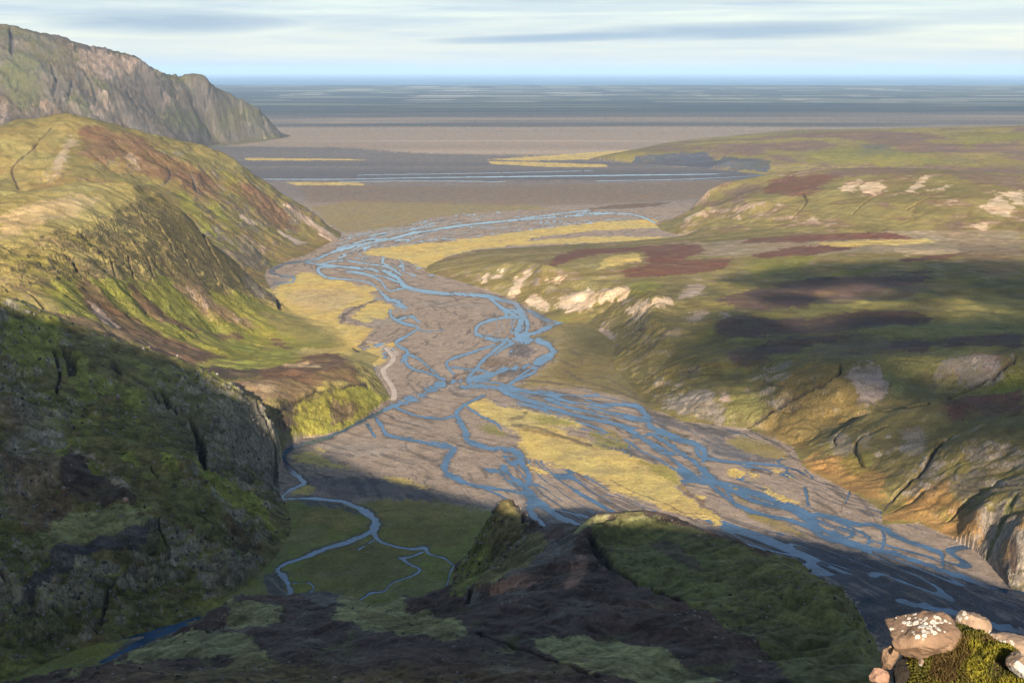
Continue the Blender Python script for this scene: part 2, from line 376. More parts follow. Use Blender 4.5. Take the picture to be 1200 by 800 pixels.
area(R_FLOOR,'olive',.8,2.,[(660,378),(700,374),(735,390),(735,430),(750,447),(772,463),(785,480),(765,477),(740,466),(700,455),(660,445),(640,440),(655,425),(665,405)])
area(R_FLOOR,'dgravel',.8,.8,[(595,405),(615,404),(628,411),(620,419),(600,417)],[(583,436),(613,431),(628,434),(612,440),(592,442)],[(613,458),(660,458),(690,469),(650,469),(625,465)],[(760,484),(800,495),(872,506),(850,512),(815,508),(780,499)],[(820,511),(850,509),(848,519),(880,531),(920,540),(880,541),(840,533)],[(700,520),(750,528),(790,542),(770,540),(730,531)])
area(R_FLOOR,'brown',.6,1.,[(565,420),(590,418),(607,421),(595,429),(570,432)],[(600,492),(615,500),(650,507),(690,520),(700,527),(650,512),(612,503)],[(803,555),(808,575),(828,590),(846,604),(830,596),(810,582),(797,570)],[(448,468),(470,475),(490,487),(470,483),(452,476)])
area(R_FLOOR,'shadesand',.9,2.2,[(800,622),(850,622),(930,634),(985,645),(1030,652),(1100,676),(1160,694),(1210,706),(1300,760),(1030,760),(1000,700),(900,660),(830,632)])  # riverbed inside the ridge's shadow, its shade put into a darker sand colour
area(R_FLOOR,'dgravel',.7,1.5,[(355,560),(420,558),(480,568),(520,577),(560,588),(580,597),(520,592),(460,583),(420,583),(380,580)],[(800,617),(860,617),(960,637),(1060,662),(1160,690),(1200,700),(1200,760),(1030,700),(1000,690),(900,652),(820,622)],[(625,595),(720,597),(760,600),(700,612),(640,620),(600,625),(605,600)])  # dark gravel laid over the shaded stretches, shade put into the colour
area(R_FLOOR,'mtgreen',.8,1.,[(230,158),(322,150),(338,161),(300,167),(235,174)])
# side valley meadow
area(R_FLOOR,'meadow',1,1.2,[(-60,790),(27,770),(90,740),(150,725),(200,715),(228,700),(255,680),(270,660),(290,650),(300,640),(310,600),(318,590),(332,588),(360,585),(400,587),(420,595),(420,588),(455,584),(520,591),(575,600),(600,600),(620,640),(600,720),(500,760),(200,830),(0,860)])
area(R_FLOOR,'gold2',.75,2.,[(425,589),(455,584),(520,591),(578,599),(560,612),(520,612),(470,610),(440,605)],[(340,600),(385,593),(412,600),(425,612),(400,622),(360,610)])
area(R_FLOOR,'olive',.6,2.5,[(425,630),(470,640),(500,650),(470,670),(430,690),(380,690),(350,670),(370,650)],[(450,612),(560,615),(540,640),(500,640),(460,630)])
area(R_FLOOR,'dgravel',.9,1.,[(308,672),(322,668),(333,680),(336,700),(325,706),(312,688)],[(345,586),(400,588),(418,600),(424,606),(400,596),(360,592)],[(130,765),(165,742),(225,727),(215,737),(180,757),(150,772)])
area(R_FLOOR,'track',.8,.6,[(420,398),(455,412),(462,420),(470,415),(462,408),(440,400)])
# --- back hill
area(R_BACK,'hgold',.45,2.,[(0,152),(40,150),(80,137),(112,142),(92,160),(78,185),(66,215),(0,230)],[(190,165),(240,173),(275,187),(300,207),(270,200),(230,185)])
area(R_BACK,'lime',.8,1.6,[(205,222),(225,233),(242,262),(262,275),(240,272),(215,248)],[(255,200),(270,205),(290,230),(275,222)],[(240,225),(262,250),(285,275),(262,268),(245,245)],[(262,212),(278,220),(284,232),(270,226)])
area(R_BACK,'brown',.85,2.5,[(90,152),(130,150),(170,165),(215,190),(260,215),(255,230),(215,220),(180,205),(140,190),(100,185)],[(265,215),(300,220),(330,245),(352,268),(330,268),(300,250)])
area(R_BACK,'pink',.8,.8,[(333,236),(350,248),(400,279),(392,284),(360,263),(336,244)],[(285,251),(300,262),(297,265),(282,255)],[(325,266),(360,285),(350,288),(325,271)],[(303,287),(312,291),(309,298),(304,294)])
area(R_BACK,'sand',.7,1.5,[(80,160),(90,165),(75,195),(58,220),(62,190)],[(150,180),(165,186),(160,200),(148,192)])
# --- middle hill
area(R_MID,'hgold',.8,2.,[(0,235),(60,220),(110,214),(150,216),(172,228),(150,242),(110,257),(60,272),(0,295)])
area(R_MID,'tan',.55,2.5,[(0,255),(60,235),(120,225),(100,245),(50,262),(0,280)])
area(R_MID,'lime',.9,2.,[(55,335),(80,325),(100,328),(130,330),(150,326),(165,332),(200,328),(240,345),(290,345),(330,363),(390,395),(395,408),(345,408),(250,425),(215,416),(180,396),(150,382),(110,372),(80,374),(60,356)])
area(R_MID,'gold2',.7,2.,[(300,362),(340,368),(400,395),(405,408),(360,400),(330,388)],[(205,332),(240,348),(275,375),(255,378),(225,358)])
area(R_MID,'brown',.95,1.6,[(88,328),(103,328),(125,350),(160,375),(205,400),(268,418),(240,421),(200,416),(175,405),(150,395),(110,371),(95,350)],[(146,328),(160,335),(180,360),(212,379),(243,391),(232,391),(195,381),(163,360)],
 [(245,390),(280,392),(292,399),(255,396)],[(313,397),(330,400),(352,411),(335,409)],[(182,415),(225,418),(260,421),(230,424),(195,421)])
area(R_MID,'brownt',.85,1.6,[(203,330),(232,336),(272,366),(307,381),(285,383),(240,366),(213,346)],[(80,372),(130,385),(180,402),(190,412),(150,405),(100,390)])
area(R_MID,'pink',.7,.8,[(105,355),(122,366),(142,385),(132,384),(112,372)],[(213,337),(226,343),(238,352),(228,350)],[(240,352),(250,360),(245,364),(238,358)],[(265,370),(285,376),(278,379)])
area(R_MID,'limed',.7,1.5,[(190,421),(260,425),(330,411),(352,405),(345,424),(300,432),(232,432)],[(265,403),(295,403),(305,410),(270,412)])
area(R_MID,'rock',.6,1.5,[(282,306),(296,322),(311,335),(328,350),(330,362),(318,352),(300,345),(285,330)])
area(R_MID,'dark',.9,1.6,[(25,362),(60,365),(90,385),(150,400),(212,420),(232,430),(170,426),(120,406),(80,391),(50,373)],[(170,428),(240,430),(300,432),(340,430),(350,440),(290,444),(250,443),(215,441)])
area(R_MID,'brown',.95,1.2,[(300,436),(350,423),(385,411),(396,414),(417,432),(422,442),(408,448),(375,452),(340,446),(310,446)])
area(R_MID,'brownt',.9,1.5,[(262,448),(300,443),(345,447),(375,452),(366,460),(342,470),(312,476),(285,465)])
area(R_MID,'tan',.6,1.,[(330,427),(360,424),(395,433),(370,431),(340,430)],[(300,450),(318,452),(327,460),(312,462)])
area(R_MID,'lime',.95,1.,[(322,517),(340,497),(346,480),(372,465),(400,455),(428,450),(437,440),(442,424),(455,443),(457,467),(430,489),(400,505),(380,511),(345,517)])
area(R_MID,'hgold',.9,1.,[(408,409),(430,411),(453,420),(440,434),(457,464),(440,466),(428,446),(420,428)])
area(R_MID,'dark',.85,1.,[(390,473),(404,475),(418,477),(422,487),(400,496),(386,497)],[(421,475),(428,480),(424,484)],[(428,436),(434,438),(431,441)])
# --- near crag
area(R_NEAR,'limed',.8,2.5,[(0,385),(40,372),(80,385),(70,415),(40,440),(0,425)],[(75,410),(120,440),(140,460),(110,455),(70,440)],[(140,455),(165,455),(172,475),(150,480)])
area(R_NEAR,'moss',.8,2.5,[(190,560),(240,578),(300,640),(282,660),(240,632),(200,592)],[(185,610),(200,640),(190,655),(182,645)])
area(R_NEAR,'limed',.85,1.8,[(228,545),(260,560),(310,592),(330,625),(318,622),(270,590),(240,566)],[(195,530),(210,535),(205,555),(192,552)],[(140,525),(160,530),(168,550),(150,545)],[(85,450),(110,455),(120,470),(95,470)])
area(R_NEAR,'brownt',.75,2.5,[(5,530),(60,525),(80,540),(70,580),(90,600),(40,625),(5,605)],[(0,470),(25,490),(15,540),(0,560)])
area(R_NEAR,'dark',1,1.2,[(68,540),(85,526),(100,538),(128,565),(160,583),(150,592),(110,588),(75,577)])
area(R_NEAR,'brown',.7,1.8,[(40,590),(80,575),(100,592),(70,605),(40,620)],[(255,600),(290,625),(315,640),(300,645),(270,625)])
area(R_NEAR,'lime',.9,.6,[(99,542),(110,547),(120,557),(108,557)])
area(R_NEAR,'pink',.6,1.2,[(84,526),(105,533),(122,545),(112,545),(98,536)],[(118,546),(140,560),(156,575),(145,572),(128,558)],[(12,540),(40,525),(50,528),(25,538)],[(15,560),(24,562),(24,585),(17,580)])
area(R_NEAR,'grey',.3,2.5,[(15,480),(40,475),(40,520),(30,540),(10,530)],[(20,470),(60,490),(80,520),(60,525),(30,500)])
area(R_NEAR,'paleo',.85,1.8,[(50,640),(62,618),(82,600),(130,592),(182,604),(184,612),(150,624),(112,634),(85,638),(62,650)])
area(R_NEAR,'basalt',.9,1.,[(20,705),(35,680),(60,648),(85,640),(110,632),(140,622),(187,611),(187,640),(174,652),(150,646),(122,646),(97,650),(77,670),(45,690),(30,705)])
area(R_NEAR,'grey',.35,2.5,[(212,652),(250,658),(280,680),(262,692),(230,672)],[(133,700),(145,700),(158,718),(150,726),(136,715)],[(160,705),(172,700),(178,718),(165,718)],[(115,690),(120,690),(122,730),(116,730)])
area(R_NEAR,'moss',.6,3.,[(0,700),(60,710),(110,720),(90,760),(0,790)],[(180,620),(205,645),(180,670),(165,655)])
area(R_NEAR,'basalt',.3,3.5,[(165,455),(250,492),(325,505),(328,580),(300,572),(250,552),(215,528),(190,500)])
# --- foreground ridge
area(R_FORE,'moss',1,1.2,[(690,616),(740,604),(820,620),(900,653),(980,688),(1005,718),(1032,760),(1040,800),(1040,840),(940,840),(925,800),(900,770),(850,735),(800,702),(740,682),(715,662),(700,637)])
area(R_FORE,'dark',.7,1.3,[(762,637),(775,633),(800,642),(818,655),(827,668),(810,665),(775,650)])
area(R_FORE,'paleo',.8,1.8,[(655,630),(690,610),(740,600),(780,607),(740,612),(690,617),(670,632)],[(620,752),(660,745),(720,752),(790,772),(870,800),(800,803),(700,792),(650,772)],[(395,712),(430,708),(480,720),(540,728),(550,745),(520,752),(470,745),(420,735),(390,725)],[(255,710),(278,706),(332,711),(310,735),(270,738)],[(225,735),(300,755),(320,775),(260,770),(150,775),(90,797),(75,800),(150,768)],[(545,694),(565,682),(600,662),(640,640),(610,668),(575,690)])
area(R_FORE,'olive',.6,2.5,[(420,715),(480,722),(540,735),(540,750),(480,745),(430,735)],[(280,770),(420,800),(300,820),(180,800)])
area(R_FORE,'rust',.8,1.2,[(580,686),(610,672),(642,676),(620,690),(592,695),(572,702)],[(668,660),(682,650),(686,670),(676,690),(662,692)],[(600,703),(610,700),(608,708),(600,709)])
area(R_FORE,'rock',.9,2.,[(600,660),(650,632),(674,625),(668,650),(622,672),(590,680)],[(350,700),(370,690),(392,690),(402,702),(375,712)],[(545,700),(560,690),(575,700),(560,712)])
area(R_FORE,'olive',.9,1.8,[(595,586),(612,605),(640,640),(620,665),(560,690),(530,680),(550,640),(575,608)])
area(R_FORE,'meadow',.8,2.,[(535,676),(552,642),(575,625),(570,660),(555,690),(530,700)])
area(R_FORE,'gold2',.7,1.,[(592,585),(600,590),(612,604),(606,606),(596,597)],[(720,606),(748,600),(760,606),(735,609)])  # sunlight on the spike tip and the hump, put into the gold cover
# --- right plateau and bluff
area(R_PLAT,'sand',.6,2.,[(780,275),(900,268),(1000,266),(1200,268),(1200,300),(1100,296),(900,300),(800,300),(740,290)])
area(R_PLAT,'red',.95,1.,[(862,286),(885,276),(920,271),(1000,270),(1060,276),(1075,280),(1000,281),(920,284)],[(690,288),(760,284),(820,287),(826,294),(800,305),(860,302),(850,315),(800,322),(760,325),(735,325),(728,319),(760,308),(755,295),(700,298),(660,308),(640,313),(650,301)],[(880,298),(940,288),(1010,287),(1000,292),(950,299),(890,304)],[(1050,305),(1120,298),(1152,293),(1112,304),(1065,308)])
area(R_PLAT,'brownt',.6,2.,[(560,291),(620,287),(700,285),(640,296),(580,297)],[(1120,285),(1200,290),(1200,320),(1170,330),(1130,305)])
area(R_PLAT,'gold',.85,1.,[(715,300),(750,297),(752,306),(700,316)],[(955,285),(1040,281),(1105,282),(1060,287),(980,290)])
area(R_PLAT,'tan',.7,1.2,[(1045,291),(1125,292),(1120,298),(1060,301)])
area(R_PLAT,'lime',.75,1.8,[(878,305),(940,299),(962,301),(930,316),(890,326),(872,318)],[(745,330),(760,327),(775,332),(760,345),(738,345)],[(820,388),(838,388),(830,400),(812,405)],[(920,330),(1000,316),(1060,312),(1010,322),(940,330)])
area(R_PLAT,'heath',.95,1.3,[(835,353),(880,340),(920,330),(960,325),(1040,323),(1097,324),(1080,332),(1030,341),(960,351),(940,361),(880,363)],[(1040,319),(1095,317),(1090,322)],
 [(838,391),(840,376),(880,370),(930,374),(1000,366),(1060,364),(1097,372),(1080,380),(1030,386),(960,390),(900,394),(850,398)],[(885,405),(920,396),(1000,393),(1030,392),(960,401),(930,413),(890,416)],[(1103,396),(1200,390),(1200,405),(1150,406),(1108,408)],[(1050,397),(1100,400),(1090,412),(1040,408)],[(850,415),(870,408),(890,412),(905,425),(880,429),(855,423)])
area(R_PLAT,'lawn',.85,1.8,[(1000,386),(1100,375),(1112,358),(1200,350),(1200,389),(1100,395)],[(930,363),(1000,352),(1100,345),(1080,356),(1000,364),(940,370)])
area(R_PLAT,'mauve',.5,2.,[(1000,335),(1090,332),(1080,345),(1000,352),(950,362)],[(960,398),(1040,396),(1060,408),(990,418),(940,420)])
area(R_PLAT,'rhyo',.85,1.,[(594,346),(604,328),(620,315),(624,318),(612,330),(608,345),(600,347)],[(637,332),(650,327),(666,325),(650,333)],[(612,350),(630,345),(642,352),(645,366),(630,363)],[(660,346),(690,338),(700,345),(695,360),(665,366),(650,356)],[(700,341),(735,335),(737,345),(700,356)],
 [(733,364),(750,355),(758,350),(764,361),(750,366)],[(764,352),(785,349),(789,354),(768,361)],[(562,330),(570,318),(574,320),(570,332)],[(578,325),(590,312),(584,328)])
area(R_PLAT,'pink',.8,1.2,[(793,352),(805,335),(825,333),(820,344)],[(800,373),(825,363),(831,366),(810,379)],[(778,391),(800,384),(796,398),(770,401)],[(700,380),(715,385),(722,400),(708,392)],[(845,365),(858,370),(850,376)])
area(R_PLAT,'olive',.6,2.5,[(730,380),(800,375),(850,400),(850,440),(790,450),(740,440),(724,410)])
area(R_PLAT,'grey',.75,2.,[(776,478),(792,462),(828,455),(846,480),(850,493),(805,490)],[(882,498),(892,493),(905,508),(918,517),(900,512)],[(700,385),(720,395),(720,405),(706,396)])
area(R_PLAT,'slope',.9,1.8,[(880,501),(930,470),(990,440),(1012,470),(1012,486),(965,497),(945,525),(930,522),(905,511)],[(935,430),(985,425),(975,440),(930,465),(900,475)])
area(R_PLAT,'lawn',.9,1.8,[(858,455),(875,450),(890,470),(900,475),(880,492),(860,495),(848,490)],[(1035,421),(1075,418),(1100,409),(1142,411),(1100,430),(1062,456),(1042,456)])
area(R_PLAT,'pink',.95,1.,[(990,441),(1020,425),(1033,430),(1041,455),(1028,466),(1026,476),(1008,472),(1003,456)],[(842,473),(848,456),(856,465),(858,471)],[(873,463),(878,453),(881,462)])
area(R_PLAT,'grey',.8,1.6,[(1095,431),(1130,415),(1176,420),(1160,446),(1120,456),(1100,455)])
area(R_PLAT,'rust',.6,1.6,[(1130,417),(1178,411),(1180,421),(1150,424)],[(1115,440),(1130,437),(1128,450)])
area(R_PLAT,'gold2',.9,1.,[(1100,441),(1120,435),(1126,450),(1114,459),(1100,462)],[(1140,450),(1160,442),(1155,452)])
area(R_PLAT,'lime',.9,.8,[(1160,455),(1185,432),(1205,426),(1205,456)])
area(R_PLAT,'red',.9,2.,[(1130,461),(1200,456),(1200,481),(1150,490),(1105,481)])
area(R_PLAT,'olive',.8,2.,[(985,502),(1030,488),(1100,475),(1110,485),(1080,500),(1020,508),(980,520)],[(1095,528),(1135,508),(1200,486),(1200,500),(1140,525),(1100,545)])
area(R_PLAT,'grey',.6,1.8,[(1060,505),(1085,505),(1085,530),(1060,535),(1055,520)],[(975,510),(985,505),(1000,525),(990,535),(975,530)],[(1005,510),(1020,505),(1015,525),(1005,520)])
area(R_PLAT,'orange',.9,1.8,[(940,546),(950,535),(972,530),(1010,545),(1042,560),(1035,582),(1020,586),(985,569)],[(1036,612),(1042,600),(1062,575),(1110,565),(1150,600),(1153,640),(1110,630),(1077,613)])
area(R_PLAT,'lime',.6,2.,[(985,545),(1010,530),(1025,545),(1005,560)],[(1095,600),(1110,605),(1105,618)],[(1045,590),(1075,575),(1060,595)])
area(R_PLAT,'rock',.7,1.8,[(1110,560),(1150,545),(1160,575),(1130,585)],[(1170,650),(1182,620),(1200,600),(1200,690),(1180,688)],[(1180,560),(1200,555),(1200,595),(1182,590)])
area(R_PLAT,'orange',.8,1.,[(1171,645),(1183,628),(1185,662),(1172,662)],[(1190,605),(1200,600),(1200,622),(1190,622)])
# --- right hill
area(R_RHILL,'red',.85,1.6,[(893,227),(903,212),(960,204),(1000,202),(975,211),(960,224),(935,231),(912,229)])
area(R_RHILL,'mauve',.7,1.5,[(840,222),(880,213),(895,215),(890,228),(850,230)],[(1090,200),(1200,206),(1200,222),(1140,215)],[(955,200),(1040,197),(1090,199),(1060,206),(980,207)])
area(R_RHILL,'rhyo',.7,1.,[(983,223),(998,213),(1010,210),(1005,220),(1000,226)],[(1008,224),(1012,214),(1030,213),(1039,220),(1025,228)],[(1060,222),(1080,207),(1093,206),(1080,215),(1072,228)],[(1085,223),(1116,215),(1102,222)],[(1148,241),(1170,228),(1192,246),(1186,256),(1160,251)],[(1168,225),(1200,223),(1200,242),(1186,236)],[(800,257),(825,248),(831,252),(805,259)],[(943,262),(951,251),(961,261)],[(815,228),(830,225),(825,232)],[(1140,265),(1155,258),(1160,270),(1145,275)])
area(R_RHILL,'mauve',.6,1.2,[(822,236),(838,236),(850,245),(835,248)],[(1105,260),(1125,255),(1128,275),(1112,278)],[(855,232),(880,230),(875,240),(860,240)],[(945,263),(955,258),(962,264),(950,268)],[(1028,238),(1042,236),(1045,246),(1034,245)])
# --- far plateau
area(R_FARR,'mauve',.85,1.8,[(925,160),(1000,155),(1090,157),(1132,170),(1122,181),(1060,178),(1020,166)],[(885,171),(960,164),(985,172),(930,178)],[(1138,169),(1200,165),(1200,176),(1145,179)],[(950,197),(1040,195),(1200,197),(1200,210),(1050,206),(960,203)],[(840,178),(870,172),(905,176),(880,182)])
area(R_FARR,'slate',.6,1.5,[(1010,170),(1040,168),(1045,180),(1005,185)])
area(R_FARR,'slate',.95,.8,[(735,193),(745,186),(762,181),(828,178),(838,189),(850,183),(872,186),(905,190),(900,202),(850,199),(790,194)])
area(R_FARR,'lime',.5,1.5,[(930,180),(1000,172),(1080,182),(1120,190),(1000,194),(930,192)],[(1080,165),(1200,155),(1200,163),(1100,170)])
# --- far mountain
area(R_MT,'mtgreen',.7,2.,[(10,50),(35,60),(52,110),(25,135),(8,100)],[(200,130),(280,128),(330,158),(250,163),(180,150)],[(110,92),(125,98),(135,120),(118,115)],[(80,115),(100,120),(110,135),(85,132)])
area(R_MT,'pink',.45,2.,[(85,58),(120,60),(165,72),(183,82),(140,86),(126,95),(98,84)],[(165,80),(185,86),(200,95),(175,92)])
area(R_MT,'pink',.6,1.2,[(40,120),(52,119),(66,135),(54,134)],[(80,122),(88,122),(102,136),(93,135)],[(104,126),(112,127),(122,140),(110,138)],[(-2,118),(8,122),(9,138),(0,144)],[(118,110),(124,112),(136,138),(128,136)],[(190,116),(202,115),(200,122),(192,126)])

# dark clefts and gullies, part of their shade put into the cover: (range, cover, depth in m, [(x, y, apparent width)...])
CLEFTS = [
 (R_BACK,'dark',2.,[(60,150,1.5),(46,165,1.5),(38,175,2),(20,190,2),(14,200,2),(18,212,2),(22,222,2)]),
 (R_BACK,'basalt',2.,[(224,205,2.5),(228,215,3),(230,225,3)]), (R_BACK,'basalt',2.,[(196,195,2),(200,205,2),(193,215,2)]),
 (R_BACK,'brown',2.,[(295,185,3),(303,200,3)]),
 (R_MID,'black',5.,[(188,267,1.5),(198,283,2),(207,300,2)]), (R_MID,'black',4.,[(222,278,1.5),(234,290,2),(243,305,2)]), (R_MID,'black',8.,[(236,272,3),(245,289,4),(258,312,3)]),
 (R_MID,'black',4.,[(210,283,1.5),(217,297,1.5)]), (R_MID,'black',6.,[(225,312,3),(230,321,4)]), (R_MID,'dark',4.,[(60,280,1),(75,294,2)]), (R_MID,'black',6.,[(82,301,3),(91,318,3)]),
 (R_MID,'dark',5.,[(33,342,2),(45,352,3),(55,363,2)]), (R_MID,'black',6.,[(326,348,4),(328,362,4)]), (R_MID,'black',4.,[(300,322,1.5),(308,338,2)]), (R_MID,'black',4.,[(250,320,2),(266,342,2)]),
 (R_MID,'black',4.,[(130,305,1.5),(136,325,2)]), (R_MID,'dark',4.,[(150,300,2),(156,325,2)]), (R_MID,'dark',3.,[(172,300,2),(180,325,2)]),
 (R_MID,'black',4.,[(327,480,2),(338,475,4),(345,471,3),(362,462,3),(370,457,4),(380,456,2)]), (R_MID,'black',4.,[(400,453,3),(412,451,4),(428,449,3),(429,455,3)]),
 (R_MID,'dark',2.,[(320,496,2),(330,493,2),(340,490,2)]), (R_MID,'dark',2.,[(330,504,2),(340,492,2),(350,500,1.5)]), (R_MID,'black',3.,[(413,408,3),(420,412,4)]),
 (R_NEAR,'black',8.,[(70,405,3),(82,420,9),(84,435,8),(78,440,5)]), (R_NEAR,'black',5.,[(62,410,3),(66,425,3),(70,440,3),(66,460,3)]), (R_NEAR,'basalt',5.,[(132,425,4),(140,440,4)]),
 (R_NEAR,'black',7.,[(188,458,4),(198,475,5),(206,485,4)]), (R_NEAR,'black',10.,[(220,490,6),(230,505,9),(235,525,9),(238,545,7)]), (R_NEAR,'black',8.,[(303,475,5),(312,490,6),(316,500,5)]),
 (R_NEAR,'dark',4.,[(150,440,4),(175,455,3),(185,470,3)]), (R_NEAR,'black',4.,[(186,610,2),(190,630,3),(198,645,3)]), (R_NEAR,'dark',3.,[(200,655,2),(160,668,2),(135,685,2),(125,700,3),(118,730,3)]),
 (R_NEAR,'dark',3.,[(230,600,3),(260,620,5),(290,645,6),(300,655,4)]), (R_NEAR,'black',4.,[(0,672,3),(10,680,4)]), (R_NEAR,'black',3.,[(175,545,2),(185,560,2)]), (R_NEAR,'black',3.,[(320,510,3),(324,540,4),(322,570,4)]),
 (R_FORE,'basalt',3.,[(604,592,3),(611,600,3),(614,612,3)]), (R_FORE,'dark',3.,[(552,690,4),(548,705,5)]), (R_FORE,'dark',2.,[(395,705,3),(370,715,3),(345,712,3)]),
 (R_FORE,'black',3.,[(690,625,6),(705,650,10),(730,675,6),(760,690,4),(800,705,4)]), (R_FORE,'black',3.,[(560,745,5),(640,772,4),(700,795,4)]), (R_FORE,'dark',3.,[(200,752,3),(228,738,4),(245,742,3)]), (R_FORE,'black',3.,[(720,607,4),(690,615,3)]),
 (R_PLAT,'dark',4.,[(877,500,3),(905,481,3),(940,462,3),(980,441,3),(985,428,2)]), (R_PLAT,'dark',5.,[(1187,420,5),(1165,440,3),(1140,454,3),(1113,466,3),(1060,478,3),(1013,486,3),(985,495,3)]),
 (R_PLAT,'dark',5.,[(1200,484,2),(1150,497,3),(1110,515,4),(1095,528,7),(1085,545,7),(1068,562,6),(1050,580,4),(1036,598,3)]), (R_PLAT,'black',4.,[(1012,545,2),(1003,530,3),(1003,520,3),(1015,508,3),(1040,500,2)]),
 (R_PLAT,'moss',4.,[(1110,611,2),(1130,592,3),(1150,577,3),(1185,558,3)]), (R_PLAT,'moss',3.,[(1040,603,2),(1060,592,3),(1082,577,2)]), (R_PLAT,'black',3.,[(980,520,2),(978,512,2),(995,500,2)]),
 (R_PLAT,'moss',2.,[(1158,650,8),(1168,625,9),(1180,600,9),(1190,580,5)]), (R_PLAT,'dark',1.5,[(1186,630,5),(1188,650,6),(1188,668,5)]),  # dark green shadow in the gully, painted with the moss colour
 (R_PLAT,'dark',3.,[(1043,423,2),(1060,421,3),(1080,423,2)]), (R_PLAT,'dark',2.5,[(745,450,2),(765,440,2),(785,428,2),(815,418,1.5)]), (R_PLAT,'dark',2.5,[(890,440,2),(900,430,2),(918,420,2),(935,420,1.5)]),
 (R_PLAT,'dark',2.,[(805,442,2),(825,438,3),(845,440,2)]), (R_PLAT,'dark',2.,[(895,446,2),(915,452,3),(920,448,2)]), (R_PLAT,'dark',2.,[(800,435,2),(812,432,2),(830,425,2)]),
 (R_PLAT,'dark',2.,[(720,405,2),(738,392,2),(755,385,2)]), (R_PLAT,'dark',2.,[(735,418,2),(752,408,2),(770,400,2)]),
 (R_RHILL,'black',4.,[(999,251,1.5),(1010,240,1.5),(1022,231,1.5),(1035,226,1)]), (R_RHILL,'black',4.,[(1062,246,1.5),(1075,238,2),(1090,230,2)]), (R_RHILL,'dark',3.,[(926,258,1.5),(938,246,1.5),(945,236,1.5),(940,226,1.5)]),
 (R_MT,'basalt',12.,[(13,33,3),(14,50,4),(13,62,3)]), (R_MT,'basalt',10.,[(60,75,2),(66,95,3),(62,110,3)]), (R_MT,'basalt',10.,[(100,85,3),(108,100,3),(112,115,3)]), (R_MT,'basalt',10.,[(205,108,2),(209,122,2)]), (R_MT,'basalt',10.,[(225,115,2),(228,130,2)]), (R_MT,'basalt',12.,[(306,135,3),(310,144,3)]), (R_MT,'basalt',9.,[(150,110,2),(165,135,3)]), (R_MT,'basalt',9.,[(85,95,2),(80,115,2)]), (R_MT,'basalt',9.,[(247,96,1.5),(246,110,2),(240,125,2)]),
]
